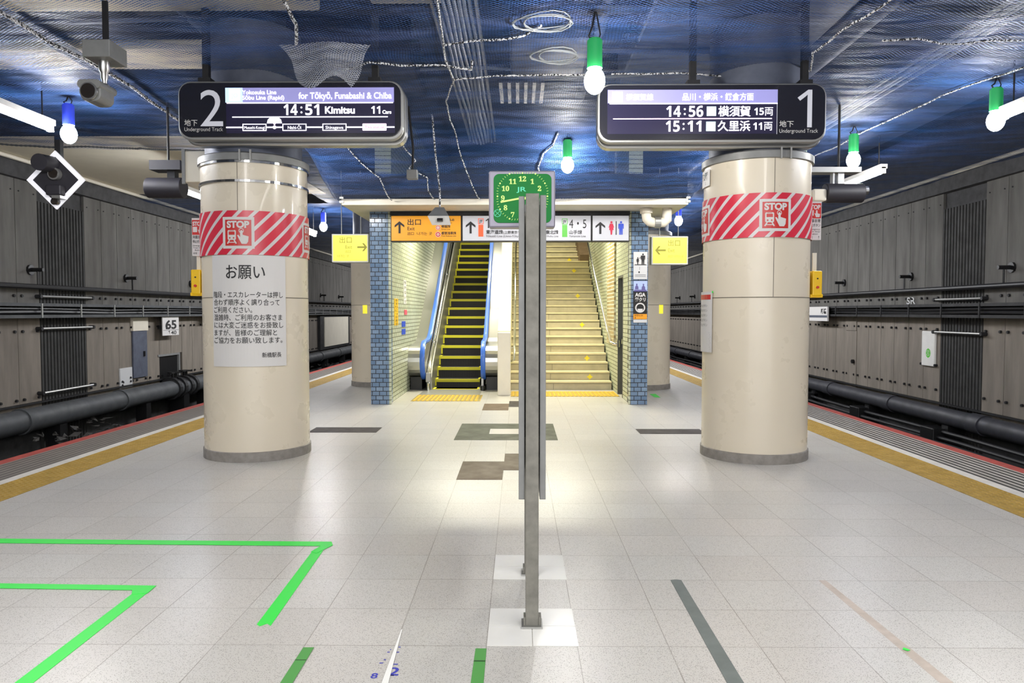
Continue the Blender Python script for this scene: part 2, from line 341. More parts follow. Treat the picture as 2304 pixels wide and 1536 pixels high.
stripe_mat('stop_stripes', 'd0cccb', 'd02a42', 0.155, 0.29, 'x', 0.28, slant=1.0, uv=True)
stripe_mat('edge_strips_left', '8f887e', '57504a', 0.07, 0.4, 'x', 0.6); stripe_mat('edge_strips_right', 'b9b4ab', '262423', 0.073, 0.5, 'x', 0.6)
stripe_mat('tactile_bars', 'c29c1a', '8f8030', 0.075, 0.55, 'x', 0.5)

# ------------------------------------------------------------------ platform and track beds
XL, XR = -5.24, 4.83
fl = struct('floor', MB().box(XL, XR, -9, 64, -0.3, 0.0), 'terrazzo')
def inlay(name, x0, x1, y0, y1, m, h=0.003):
    o = MB().box(x0, x1, y0, y1, -0.01, h).build(name, m, fl); o['kind'] = 'structure'; return o
inlay('edge_line', XL - 0.01, XL + 0.13, -9, 64, 'red_line'); inlay('edge_grating', XL + 0.13, -4.62, -9, 64, 'edge_strips_left'); inlay('white_line', -4.62, -4.51, -9, 64, 'white_line', 0.004)
inlay('edge_line', XR - 0.13, XR + 0.01, -9, 64, 'red_line'); inlay('edge_grating', 4.19, XR - 0.13, -9, 64, 'edge_strips_right'); inlay('white_line', 4.08, 4.19, -9, 64, 'white_line', 0.004)
for x0, x1, y0, y1, m in ((-0.77, 0.457, 8.53, 9.79, 'tile_green'), (-0.37, 0.02, 8.95, 9.34, 'tile_pale'), (-0.565, -0.15, 6.49, 7.29, 'tile_brown'), (-0.15, 0.10, 6.89, 7.7, 'tile_brown'),
                       (-0.57, -0.165, 11.14, 11.95, 'tile_brown'), (-0.165, 0.05, 11.55, 12.3, 'tile_dark'), (-2.65, -1.79, 9.05, 9.46, 'tile_dark'), (1.5, 2.32, 8.98, 9.36, 'tile_dark')):
    inlay('inlay_tile', x0, x1, y0, y1, m, 0.002 if m != 'tile_pale' else 0.004)
for y0, y1 in ((3.226, 3.43), (3.434, 3.638), (4.047, 4.25), (4.254, 4.452)):
    inlay('inlay_tile', -0.145, 0.060, y0, y1, 'tile_white', 0.0025); inlay('inlay_tile', 0.064, 0.268, y0, y1, 'tile_white', 0.0025)
mat('residue', 'c2b5a9', 0.5, dirt=0.3, dscale=12); o = MB().prismz([(1.68, 4.05), (1.72, 4.05), (1.775, 2.6), (1.715, 2.6)], -.001, .0004).build('tape_residue', 'residue', fl); o['kind'] = 'structure'
struct('ground', MB().box(-9.2, XL, -9, 64, -1.35, -1.15).box(XR, 8.8, -9, 64, -1.35, -1.15), 'pit')
struct('trim_1', MB().box(XL - 0.02, XL + 0.0, -9, 64, -1.15, -0.02), 'wall_top'); struct('trim_2', MB().box(XR, XR + 0.02, -9, 64, -1.15, -0.02), 'wall_top')
def dots(mb, x0, x1, y0, y1, p, rr=0.016, h=0.005):
    y = y0 + p / 2
    while y < y1:
        x = x0 + p / 2
        while x < x1:
            mb.add([(x - rr, y - rr, 0.004), (x + rr, y - rr, 0.004), (x + rr, y + rr, 0.004), (x - rr, y + rr, 0.004), (x - rr * .5, y - rr * .5, 0.004 + h), (x + rr * .5, y - rr * .5, 0.004 + h), (x + rr * .5, y + rr * .5, 0.004 + h), (x - rr * .5, y + rr * .5, 0.004 + h)],
                   [(0, 1, 5, 4), (1, 2, 6, 5), (2, 3, 7, 6), (3, 0, 4, 7), (4, 5, 6, 7)]); x += p
        y += p
    return mb
for x0, x1, lab in ((-4.51, -4.12, 'yellow tactile strip along the left platform edge beside track two'), (3.69, 4.08, 'yellow tactile strip along the right platform edge beside track one')):
    s = tag(MB().box(x0, x1, -9, 60, 0.0005, 0.004).build('tactile_strip', 'yellow_tactile'), lab, 'tactile paving')
    dots(MB(), x0, x1, 3.6, 20, 0.0555).build('tactile_dots', 'yellow_tactile', s)['kind'] = 'stuff'
for x0, x1, y0, y1, lab in ((-1.84, -0.66, 12.28, 13.2, 'yellow tactile pad on the floor before the escalator'), (-0.15, 1.80, 12.98, 13.82, 'yellow tactile pad on the floor before the stairs')):
    s = tag(MB().box(x0, x1, y0, y1, 0.0005, 0.004).build('tactile_pad', 'tactile_bars'), lab, 'tactile paving')
    b = MB(); x = x0 + 0.03
    while x < x1 - 0.03: b.box(x, x + 0.035, y0 + 0.02, y1 - 0.02, 0.004, 0.009); x += 0.075
    b.build('guide_bars', 'yellow_bright', s)['kind'] = 'stuff'
# tapes stuck on the floor
TZ = [0]
def tape(pts, m, lab, name='floor_tape'):
    TZ[0] += 1; up = .0018 * (TZ[0] % 2)
    return tag(MB().prismz(pts, 0.0005 + up, 0.0022 + up).build(name, m), lab, 'tape')
tape([(-3.9, 4.755), (-3.9, 4.665), (-1.275, 4.615), (-1.305, 4.50), (-1.262, 4.47), (-1.20, 4.63), (-1.225, 4.70), (-2.2, 4.715)], 'tape_green', 'bright green tape line across the floor, the longer and farther one at left')
tape([(-1.30, 4.515), (-1.235, 4.525), (-1.19, 3.425), (-1.215, 3.45), (-1.24, 3.42), (-1.262, 3.44)], 'tape_green', 'bright green tape strip running towards the camera with a ragged end')
tape([(-3.4, 3.965), (-3.4, 3.895), (-2.09, 3.862), (-2.06, 3.80), (-1.985, 3.82), (-1.99, 3.925)], 'tape_green', 'bright green tape line across the floor, the shorter and nearer one at left')
tape([(-2.065, 3.85), (-1.99, 3.84), (-1.965, 2.7), (-2.04, 2.7)], 'tape_green', 'bright green tape strip running off the bottom left corner')
for x0, x1, lab in ((-0.965, -0.918, 'dark green floor strip at left of the white taped line'), (-0.194, -0.145, 'dark green floor strip beside the notice board foot')):
    s = tape([(x0, 3.197), (x1, 3.197), (x1 + .003, 2.6), (x0 - .003, 2.6)], 'tape_dark_green', lab, 'floor_strip')
    MB().box(x0, x1, 3.075, 3.08, 0.001, 0.0047).build('joint', 'groove', s)
s = tape([(-0.557, 3.386), (-0.552, 3.386), (-0.52, 2.7), (-0.556, 2.7)], 'tape_white', 'white floor tape with blue pen marks beside it')
a = Art(False); fm = floor_map()
for x, y, w in ((-0.577, 3.16, .012), (-0.572, 3.185, .006), (-0.590, 3.06, .016), (-0.58, 3.09, .010), (-0.535, 3.16, .012), (-0.536, 3.21, .010), (-0.528, 3.05, .022), (-0.53, 2.955, .026)): a.rect(x - w / 2, y - .004, x + w / 2, y + .004)
a.text('2', -0.545, 2.955, 0.095, al='L', bold=0.02).text('8', -0.612, 2.93, 0.06, bold=0.02); a.put('pen_mark', 'ink_blue', s, fm, 0.0008)
tape([(0.85, 4.042), (0.88, 4.05), (0.91, 4.042), (0.912, 2.7), (0.842, 2.7)], 'tape_grey', 'dark grey tape strip on the floor at right of the notice board')
tape([(1.708, 3.205), (1.72, 3.222), (1.732, 3.21), (1.738, 3.198), (1.722, 3.19)], 'tape_green', 'tiny bright green tape scrap on the floor at lower right', 'tape_scrap')
tape([(2.40, 13.4), (2.52, 13.45), (2.50, 12.85), (2.40, 12.9)], 'tape_green', 'small green tape mark on the floor by the far right column', 'tape_scrap')

# ------------------------------------------------------------------ tunnel walls with panels, ribs, bolts, pipes and trays
def tunnel_wall(side):
    s = 1.0 if side == 'left' else -1.0; X = -8.7 if side == 'left' else 8.3
    rib = (13.08, 14.48) if side == 'left' else (13.04, 14.34); ph = rib[1]
    w = MB().box(min(X, X - s * .5), max(X, X - s * .5), -9, 64, -1.2, 5.2)
    wall = struct('wall_' + side, w, 'wall_top')
    p = MB(); pu = MB(); bl = MB()
    ys = [ph + .588 * k for k in range(0, 82)] + [rib[0] - .588 * (k + 1) for k in range(0, 30)]
    niche = (17.33, 18.44) if side == 'left' else None
    for y in ys:
        if y > 63: continue
        z0 = -.42 if side == 'left' else -.55
        if niche and niche[0] - .2 < y < niche[1] - .3: z0 = 0.49
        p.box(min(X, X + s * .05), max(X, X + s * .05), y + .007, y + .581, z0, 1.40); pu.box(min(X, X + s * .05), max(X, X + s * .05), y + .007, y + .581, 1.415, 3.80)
        if y < 45:
            for z in (1.79, 1.17, -0.02):
                for dy in (.1, .49): bl.cyl((X + s * .05, y + dy, z), (X + s * .085, y + dy, z), .026, 6)
            for dy in (.1, .49): bl.cyl((X + s * .05, y + dy, 3.6), (X + s * .065, y + dy, 3.6), .012, 6)
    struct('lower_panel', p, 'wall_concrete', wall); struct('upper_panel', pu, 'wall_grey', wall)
    o = bl.build('bolt', 'dark_steel', wall); o['kind'] = 'stuff'
    r = MB(); y = rib[0] + .03
    while y < rib[1] - .02: r.box(min(X, X + s * .045), max(X, X + s * .045), y, y + .055, -1.15, 3.5); y += .095
    struct('ribbed_panel', r, 'wall_rib', wall)
    struct('top_beam', MB().box(min(X, X + s * .16), max(X, X + s * .16), -9, 64, 3.80, 4.10), 'wall_top', wall)
    struct('ceiling_trim', MB().cyl((X + s * .22, -9, 4.10), (X + s * .22, 64, 4.10), .035, 8), 'cream_paint', wall)
    return X, s, wall, rib
XwL, sL, wallL, ribL = tunnel_wall('left'); XwR, sR, wallR, ribR = tunnel_wall('right')
struct('wall_far', MB().box(-9.2, 8.8, 64, 64.3, -1.3, 5.2), 'wall_top')

def wall_pipes(side, X, s, rib):
    L = side
    # rods across the ribbed panel
    for z0, z1, k in (((1.79, 1.79, 'upper'), (1.21, 1.21, 'middle'), (0.05, 0.05, 'bottom')) if side == 'left' else ((1.75, 1.75, 'upper'), (1.12, 1.12, 'lower'))):
        t = thing('steel_rod', f'{k} pale steel rod across the dark ribbed panel of the {L} wall', 'rod', (X + s * .12, rib[0], z0))
        MB().cyl((X + s * .13, rib[0] - .12, z0), (X + s * .13, rib[1] + .12, z1), .022, 8).build('bar', 'steel_dull', t)
        for y in (rib[0] - .1, rib[1] + .1): MB().cyl((X + s * .03, y, z0), (X + s * .16, y, z0), .035, 8).build('end_bolt', 'dark_steel', t)
    # conduit with stand-offs
    zc = 1.955
    t = thing('conduit', f'black conduit pipe running along the {L} tunnel wall on clamps', 'pipe', (X + s * .2, 10, zc))
    MB().cyl((X + s * .2, -9, zc), (X + s * .2, 60, zc), .045, 10).build('tube', 'cable_black', t)
    for k in range(10):
        y = (12.83 if side == 'left' else 12.3) + 3.15 * k
        MB().cyl((X + s * .2, y, zc), (X + s * .2, y, zc + .30), .018, 6).cyl((X + s * .051, y, zc + .30), (X + s * .3, y, zc + .30), .035, 8).cyl((X + s * .051, y, zc + .30), (X + s * .09, y, zc + .30), .09, 10).build('clamp', 'black', t)
    # cable tray
    t = thing('cable_tray', f'cable tray full of dark cables along the {L} tunnel wall', 'cable tray', (X + s * .2, 10, 1.42))
    m1 = 'pipe_dark' if side == 'left' else 'dark_steel'
    MB().box(min(X, X + s * .30), max(X, X + s * .30), -9, 60, 1.61, 1.665).build('upper_rail', m1, t); MB().box(min(X, X + s * .30), max(X, X + s * .30), -9, 60, 1.405, 1.46).build('lower_rail', m1, t)
    for k in range(30):
        y = 11.6 + 1.15 * k
        MB().box(min(X + s * .29, X + s * .31), max(X + s * .29, X + s * .31), y, y + .03, 1.41, 1.66).build('hanger', 'steel_dull' if side == 'left' else 'dark_steel', t)
    for dz, dx, r in ((1.49, .1, .03), (1.50, .2, .035), (1.57, .14, .025), (1.56, .24, .02)):
        MB().tube([(X + s * (dx + .02 * math.sin(k * 1.7 + dz * 9)), -9 + 2 * k, dz + .015 * math.sin(k * 2.1 + dx * 20)) for k in range(34)], r, 6).build('cable', 'cable_black', t)
    # big pipe at the foot
    if side == 'left':
        zp, rp, Xp = -.34, .20, X + .30
    else:
        zp, rp, Xp = -.46, .16, X - .24
    t = thing('drain_pipe', f'thick {"grey" if side == "left" else "dark"} pipe lying along the foot of the {L} tunnel wall', 'pipe', (Xp, 10, zp))
    MB().cyl((Xp, -9, zp), (Xp, 60, zp), rp, 24).build('tube', 'pipe_dark' if side == 'left' else 'pipe_blue', t, smooth=True)
    for k in range(12):
        y = (12.1 if side == 'left' else 12.6) + 3.05 * k
        MB().cyl((Xp, y, zp), (Xp, y + (.1 if side == 'left' else .35), zp), rp + .022, 24).build('joint_collar', 'pipe_dark' if side == 'left' else 'pipe_blue', t, smooth=True)
        MB().box(Xp - .12, Xp + .12, y + .9, y + 1.1, -1.15, zp - rp + .02).build('saddle', 'black', t)
    MB().box(min(X + s * .05, X + s * .12), max(X + s * .05, X + s * .12), -9, 60, zp + rp + .02, zp + rp + .05).build('wall_channel', 'dark_steel', t)
    return t
pL = wall_pipes('left', XwL, sL, ribL); pR = wall_pipes('right', XwR, sR, ribR)
# lower cables on the right, coupling on the left pipe
for z, dx in ((-.74, .42), (-.84, .50), (-.92, .58)):
    t = tag(MB().tube([(8.3 - dx - .02 * math.sin(k), -9 + 2 * k, z + .02 * math.sin(k * 1.3)) for k in range(34)], .035, 8).build('ground_cable', 'cable_black'), 'black cable running low behind the right track under the dark pipe', 'cable', 'ground cables beside the right track')
for k in range(6):
    y = 13.6 + 3.0 * k
    tag(MB().box(7.72, 8.05, y, y + .45, -1.15, -.66).build('junction_box', 'black', None, bevel=.02), 'black junction box on the ground beside the right track', 'junction box', 'junction boxes beside the right track')
t = thing('pipe_coupling', 'black bolted valve coupling on the grey pipe below the wall opening', 'pipe coupling', (-8.43, 17.9, -.34))
for y in (17.45, 17.75, 18.1, 18.4): MB().cyl((-8.43, y, -.34), (-8.43, y + .12, -.34), .27, 20).build('flange', 'dark_steel', t)
MB().cyl((-8.43, 17.4, -.34), (-8.43, 18.6, -.34), .225, 20).build('body', 'dark_steel', t)
for y in (17.62, 18.2): MB().cyl((-8.40, y, -.15), (-8.40, y, .06), .06, 10).cyl((-8.40, y, .03), (-8.40, y, .06), .15, 14).build('valve', 'black', t)
MB().box(-8.6, -8.25, 17.8, 18.1, -1.15, -.5).build('support', 'black', t)
# rubble
rb = MB()
for k in range(130):
    x, y, q = random.uniform(-8.4, -7.2), random.choice((random.uniform(12.3, 14.6), random.uniform(20, 34))), random.uniform(.05, .13)
    z = -1.15 + .35 * max(0, (-7.0 - x)); pts = [(x + random.uniform(-q, q), y + random.uniform(-q, q), z + random.uniform(0, q)) for _ in range(6)]
    rb.add(pts, [(0, 1, 2), (0, 2, 3), (0, 3, 4), (1, 2, 5), (2, 3, 5), (3, 4, 5), (0, 1, 4), (1, 4, 5)])
tag(rb.build('ballast', 'ballast'), 'broken stones heaped beside the left track', 'rubble', kind='stuff')
for X in (-7.62, -6.5, 5.95, 7.05):
    t = tag(MB().box(X - .065, X + .065, -9, 62, -1.05, -1.03).box(X - .01, X + .01, -9, 62, -1.15, -1.03).box(X - .035, X + .035, -9, 62, -1.03, -.99).build('rail', 'steel_dull'), ('outer' if X in (-7.62, 7.05) else 'inner') + ' running rail of the ' + ('left' if X < 0 else 'right') + ' track', 'rail')
# things on the left wall
xw = XwL + .05
t = thing('distance_marker', 'white number plate reading 65 on the left tunnel wall', 'sign', (xw + .2, 17.6, .95))
MB().box(xw, xw + .2, 17.35, 17.45, 1.1, 1.2).build('bracket', 'dark_steel', t); MB().box(xw + .18, xw + .20, 17.2, 18.02, .95, 1.40).build('plate', 'paper', t)
f = planex(0, xw + .20, 17.2, .95)
Art(False).text('65', .41, .16, .29, .56, 'C', .03).text('140', .47, .02, .13, .42, 'C', .01).put('lettering', 'ink', t, f, .003); Art(False).rect(.02, .125, .8, .135).put('dividing_line', 'ink_grey', t, f, .003)
t = thing('niche_frame', 'dark square opening in the left wall above the pipe', 'opening', (xw, 17.9, -.3))
MB().box(xw - .048, xw - .03, 17.36, 18.42, -.3, .47).build('recess', 'black', t); MB().box(xw - .03, xw + .02, 17.33, 18.44, .44, .49).box(xw - .03, xw + .02, 18.38, 18.44, -.3, .44).build('frame', 'grey_paint', t)
t = thing('wall_cabinet', 'grey cabinet door with a pale panel above it on the left wall', 'cabinet', (xw, 16.47, .03))
MB().box(xw, xw + .04, 16.17, 16.78, .03, 1.09).build('door', 'duct', t, bevel=.006); MB().box(xw, xw + .06, 16.14, 16.80, 1.09, 1.39).build('pale_panel', 'cream_paint', t); MB().box(xw + .04, xw + .07, 16.6, 16.64, .5, .62).build('handle', 'black', t)
t = thing('access_plate', 'white metal plate with four bolts low on the left wall', 'plate', (xw, 15.87, -.15)); MB().box(xw, xw + .03, 15.63, 16.12, -.15, .29).build('plate', 'paper_grey', t)
for y, z in ((15.7, .0), (15.7, -.08), (16.04, .06), (16.04, -.02)): MB().cyl((xw + .03, y, z), (xw + .05, y, z), .025, 6).build('bolt', 'dark_steel', t)
t = thing('framed_board', 'blank beige framed board on the left wall between the columns', 'board', (xw, 33, 0)); MB().box(xw, xw + .12, 31.2, 36.6, -.12, 1.36).build('frame', 'dark_steel', t); MB().box(xw + .1, xw + .15, 31.8, 36.2, 0.0, 1.30).build('panel', 'cream_paint', t)
t = thing('station_board', 'pale station board edge on the left wall behind the near left column', 'sign', (xw, 20.6, 1.3)); MB().box(xw, xw + .27, 20.4, 20.5, 1.5, 1.55).build('bracket', 'dark_steel', t); MB().box(xw + .27, xw + .31, 19.5, 21.0, 1.30, 1.66).build('panel', 'paper', t)
# things on the right wall
xw = XwR - .05; f = planex(0, xw - .32, 20.2, 1.28, -1.0)
t = thing('station_board', 'white station board on the right tunnel wall at the end of the cable tray', 'sign', (xw, 19.5, 1.28)); MB().box(xw, xw - .28, 19.3, 19.4, 1.5, 1.55).build('bracket', 'dark_steel', t); MB().box(xw - .32, xw - .28, 18.85, 20.2, 1.28, 1.655).build('panel', 'paper', t)
Art(False).rect(.03, .09, 1.34, .15).put('stripe', 'duct', t, f, .004); Art(False).text('新橋', .95, .2, .15, .34, 'L', .02).put('lettering', 'ink', t, f, .004)
t = thing('wall_panel', 'white upright panel with a green octagon mark on the right wall', 'panel', (xw, 14.7, .43)); MB().box(xw - .05, xw, 14.46, 14.92, .43, 1.13).build('plate', 'white_paint', t, bevel=.015)
f = planex(0, xw - .05, 14.92, .43, -1.0); Art(False).disc(.25, .26, .085, 8, .095).put('octagon', 'guide_green', t, f, .003); Art(False).line(.21, .21, .29, .32, .012).line(.21, .32, .29, .21, .012).ring(.25, .26, .055, .062, 12).put('cross_mark', 'paper', t, f, .006)
for y, z in ((14.44, .46), (14.94, .46)): MB().cyl((xw, y, z), (xw - .06, y, z), .025, 8).build('bolt', 'dark_steel', t)
t = thing('wall_hatch', 'narrow grey hatch with a black knob on the right tunnel wall', 'hatch', (xw, 18.1, -.5)); MB().box(xw - .015, xw, 17.86, 18.44, -.5, 1.05).build('door', 'wall_concrete', t); MB().cyl((xw - .015, 17.98, .3), (xw - .07, 17.98, .3), .05, 12).build('knob', 'black', t); MB().box(xw - .02, xw, 17.88, 18.44, 1.06, 1.36).build('upper_plate', 'wall_concrete', t)
f = planex(0, xw, 15.6, 1.66, -1.0); t = tag(Art(False).text('SR', 0, 0.02, .2, .34, bold=.01).put('chalk_mark', 'paper_grey', None, f, .012), 'white chalk letters on the right wall above the cable tray', 'mark')

# ------------------------------------------------------------------ ceiling above the nets
struct('ceiling', MB().box(-9.2, 8.8, -9, 64, 5.2, 5.5), 'ceiling_dark')
struct('ceiling_left', MB().box(-8.7, -4.3, 11.1, 16.3, 4.14, 4.17), 'beige_ceiling')
for y0, y1, x1, z, lab in ((5.9, 7.25, -1.95, 4.45, 'beige concrete beam above the net at the top left corner'), (8.19, 8.85, -2.75, 4.42, 'beige concrete beam above the net behind the departure sign for track two')):
    tag(MB().box(-8.7, x1, y0, y1, z, z + .12).build('ceiling_beam', 'beige_ceiling', None, bevel=.02), lab, 'beam')
tag(MB().box(-1.42, -0.72, 6.0, 7.1, 4.45, 4.57).build('ceiling_beam', 'beige_ceiling', None, bevel=.02), 'short beige beam end above the net at the top centre', 'beam')
def duct(x0, x1, y0, y1, z0, z1, lab, m='duct'): tag(MB().box(x0, x1, y0, y1, z0, z1).build('air_duct', m, None, bevel=.03), lab, 'duct')
duct(1.3, 3.3, 4.5, 11, 4.5, 5.0, 'wide grey air duct above the net over the departure sign for track one')
duct(-2.6, -1.2, 8.2, 9.6, 4.3, 4.8, 'small dark duct above the net right of the departure sign for track two', 'dark_steel')
duct(-.1, .75, 7.4, 8.6, 4.25, 4.9, 'dark louvred duct above the net in the centre', 'dark_steel')
duct(5.4, 6.6, 3, 30, 4.55, 5.0, 'long grey duct above the net over the right track')
t = thing('cable_ladder', 'bundle of pale cables on a ladder above the centre net', 'cable ladder', (-.55, 6, 4.05))
for k in range(7): MB().tube([(-.68 + .045 * k + .01 * math.sin(j * 2 + k), 4 + j * .8, 4.08 + .02 * math.sin(j + k)) for j in range(10)], .017, 6).build('cable', 'cable', t)
MB().box(-.74, -.72, 4, 11, 4.05, 4.13).box(-.37, -.35, 4, 11, 4.05, 4.13).build('side_rail', 'steel_dull', t)
for k in range(4):
    tag(MB().cyl((3.93 + .075 * k, 3.0, 3.99 - .012 * (k % 2)), (3.93 + .075 * k, 11.5, 3.99 - .012 * (k % 2)), .018, 8).build('conduit', 'cable', None, smooth=True), 'pale conduit running along the net at upper right', 'pipe', 'conduits along the right net')
for k in range(3):
    tag(MB().cyl((-4.32 + .07 * k, 3.0, 3.96), (-4.32 + .07 * k, 10.4, 3.96), .02, 8).build('conduit', 'pipe_dark', None, smooth=True), 'grey conduit running along the net at upper left', 'pipe', 'conduits along the left net')
for x, y0, y1, z, r, lab in ((-3.4, 3, 11, 4.6, .09, 'dark pipe above the net over the left side'), (.9, 3, 11, 4.7, .07, 'dark pipe above the net left of the lamp string'), (3.5, 3, 30, 4.45, .1, 'grey pipe above the net near the right conduits')):
    tag(MB().cyl((x, y0, z), (x, y1, z), r, 16).build('ceiling_pipe', 'duct', None, smooth=True), lab, 'pipe')

# ------------------------------------------------------------------ safety nets
def sm(t): t = max(0.0, min(1.0, t)); return t * t * (3 - 2 * t)
def netz(X, Y):
    s = sm((Y - 9.6) / 1.45); w = sm((X + 3.15) / .4) * sm((3.0 - X) / .4)
    return 3.93 - .70 * s * w + .13 * sm((abs(X + .2) - 5.2) / 3)
def netw(X, Y, a=.045): return netz(X, Y) - a * (noise.noise(Vector((X * .9, Y * .7, 3.1))) + .5 * noise.noise(Vector((X * 2.3, Y * 1.9, 7.7)))) - .01
def net(x0, x1, y0, y1, lab, step=.12, skip=None, m='net_blue'):
    nx, ny = int((x1 - x0) / step) + 1, int((y1 - y0) / step) + 1; mb = MB(); uv = []
    for j in range(ny + 1):
        for i in range(nx + 1):
            x, y = x0 + (x1 - x0) * i / nx, y0 + (y1 - y0) * j / ny; mb.V.append((x, y, netw(x, y))); uv.append((x, y - 1.6 * netz(x, y)))
    for j in range(ny):
        for i in range(nx):
            x, y = x0 + (x1 - x0) * (i + .5) / nx, y0 + (y1 - y0) * (j + .5) / ny
            if skip and skip(x, y): continue
            mb.F.append((j * (nx + 1) + i, j * (nx + 1) + i + 1, (j + 1) * (nx + 1) + i + 1, (j + 1) * (nx + 1) + i))
    return tag(mb.build('safety_net', m, None, smooth=True, uv=uv), lab, 'net')
net(-4.2, 4.0, 2.5, 11.1, 'blue safety net hung under the ceiling over the middle of the platform')
net(-8.6, -4.2, 2.5, 11.0, 'blue safety net under the ceiling over the left track, ending at a beige ceiling')
net(4.0, 8.2, 2.5, 30, 'blue safety net under the ceiling over the right track', .2)
net(2.6, 4.0, 11.1, 30, 'strip of blue safety net beyond the near right column', .2)
net(-4.25, -2.75, 11.1, 30, 'strip of blue safety net beyond the near left column', .2)
net(-8.6, -4.25, 16.3, 30, 'blue safety net over the left track beyond the beige ceiling', .25)
for y, h, lab in ((4.9, .25, 'nearest'), (7.55, .3, 'second'), (9.75, .3, 'third')):
    tag(MB().box(-4.0, 4.0, y, y + .22, 4.62, 4.62 + h).build('steel_joist', 'dark_steel', None), f'dark steel joist crossing above the centre net, {lab} from the camera', 'beam')
t = thing('louvre_grille', 'pale louvred grille above the net in front of the clock', 'grille', (.02, 9.0, 4.2))
MB().box(-.26, .30, 8.75, 9.5, 4.22, 4.25).build('back_plate', 'ceiling_dark', t)
for k in range(6): MB().box(-.24 + .1 * k, -.20 + .1 * k, 8.75, 9.5, 4.19, 4.22).build('slat', 'white_paint', t)
for k, (x0, x1, y, z, m) in enumerate(((-2.6, 3.8, 6.9, 4.5, 'duct'), (-3.6, 2.0, 8.9, 4.4, 'cable'), (-2.0, 3.9, 5.6, 4.4, 'cable'), (0.2, 7.6, 8.4, 4.5, 'duct'), (-8, -3.4, 7.5, 4.5, 'duct'))):
    tag(MB().tube([(x0 + (x1 - x0) * q / 12, y + .05 * math.sin(q * 1.3 + k), z - .05 * math.sin(q * .8)) for q in range(13)], .035 if m == 'duct' else .02, 8).build('ceiling_cable', m, None, smooth=True), ('thin pipe crossing above the net', 'pale cable looping above the net behind the departure sign for track two', 'pale cable looping above the net at top centre', 'thin pipe crossing above the net behind the departure sign for track one', 'thin pipe crossing above the left net')[k], 'cable')
# drooping flap in front of the departure sign
mb = MB(); uv = []; n = 16
for j in range(n + 1):
    for i in range(n + 1):
        u, v = i / n, j / n; wdt = (1 - v) * .85 + .10
        x = (-2.16 + .85 * u) * (1 - v) + (-1.93 + .42 * u) * v + .03 * math.sin(5 * v + 4 * u); z = 3.90 - .36 * v - .05 * v * math.sin(7 * u) ; y = 6.62 - .06 * math.sin(PI * u) - .05 * v + .02 * math.sin(9 * u)
        mb.V.append((x, y, z)); uv.append((u * 1.0, v * .8))
mb.F = [(j * (n + 1) + i, j * (n + 1) + i + 1, (j + 1) * (n + 1) + i + 1, (j + 1) * (n + 1) + i) for j in range(n) for i in range(n)]
tag(mb.build('net_flap', 'net_pale', None, smooth=True, uv=uv), 'pale flap of net drooping over the departure sign for track two', 'net')
def rope(pts, lab, r=.0085, group=None, amp=.018, m='rope'):
    P = []
    for (x0, y0), (x1, y1) in zip(pts[:-1], pts[1:]):
        for k in range(6):
            q = k / 6; P.append((x0 + (x1 - x0) * q, y0 + (y1 - y0) * q))
    P.append(pts[-1]); V3 = []
    for i, (x, y) in enumerate(P):
        V3.append((x + amp * .5 * noise.noise(Vector((x * 4, y * 4, i * .3))), y, netw(x, y) - r - .02))
    rr = [r * (1.25 if k % 2 else .75) for k in range(len(V3) * 4)]
    # braided look: many alternating bulges
    D = []
    for a, b in zip(V3[:-1], V3[1:]):
        for k in range(4): D.append(tuple(a[i] + (b[i] - a[i]) * k / 4 for i in range(3)))
    return tag(MB().tube(D, rr[:len(D)], 6).build('rope', m, None), lab, 'rope', group)
rope([(-.63, 5.0), (-.63, 5.72), (-.7, 7.0), (-.67, 7.6), (-.83, 8.37), (-.86, 9.13), (-.83, 10.0), (-.77, 10.31), (-.68, 10.6), (-.57, 11.05)], 'white braided rope down the middle of the net behind the clock')
rope([(-2.36, 9.6), (-2.34, 10.04), (-2.2, 10.27), (-1.99, 10.48), (-1.97, 10.63), (-1.92, 11.05)], 'white rope below the right half of the departure sign for track two')
rope([(-1.6, 9.6), (-1.57, 10.0), (-1.44, 10.21), (-1.55, 10.33), (-1.31, 10.48), (-1.33, 10.72), (-1.26, 11.05)], 'white rope hanging down to the small floodlight')
rope([(-.66, 7.6), (-.58, 7.55), (-.08, 7.47), (.54, 7.43), (.68, 7.45)], 'white lacing rope across the net left of the nearest hanging lamp')
rope([(-1.74, 7.24), (-1.43, 7.0), (-1.15, 7.12), (-.72, 7.12), (-.47, 7.26), (-.45, 7.01)], 'thin rope bunched across the net right of the drooping flap', .01)
rope([(2.9, 5.4), (2.8, 5.93), (2.74, 6.15), (2.74, 6.54), (2.73, 6.75), (2.71, 6.86), (2.89, 7.35)], 'white rope coming down to the top right of the departure sign for track one')
rope([(2.89, 7.35), (2.39, 7.49), (1.69, 7.48), (.9, 7.5)], 'white lacing rope above the departure sign for track one')
rope([(3.19, 6.54), (3.45, 6.48), (3.76, 6.62), (3.94, 6.65), (4.47, 6.6), (5.2, 6.6)], 'white rope crossing the conduits at upper right')
rope([(5.0, 6.4), (4.91, 7.24), (4.81, 7.58), (4.66, 8.18), (4.64, 9.29), (4.56, 9.97), (4.53, 11.5), (4.5, 14)], 'long white rope along the right platform edge with lamps on it')
rope([(-8.3, 10.9), (-7.66, 10.78), (-6.81, 10.75), (-6.08, 10.7), (-5.64, 10.8), (-5.54, 10.72), (-5.22, 10.8), (-4.94, 10.75), (-4.71, 10.8), (-4.3, 10.8)], 'dark hem rope of the left net along the beige ceiling', .012, m='pipe_dark')
rope([(-1.8, 5.2), (-1.81, 5.71), (-1.85, 6.14), (-1.99, 6.59)], 'white hem rope beside the beige beam at top left', .013)
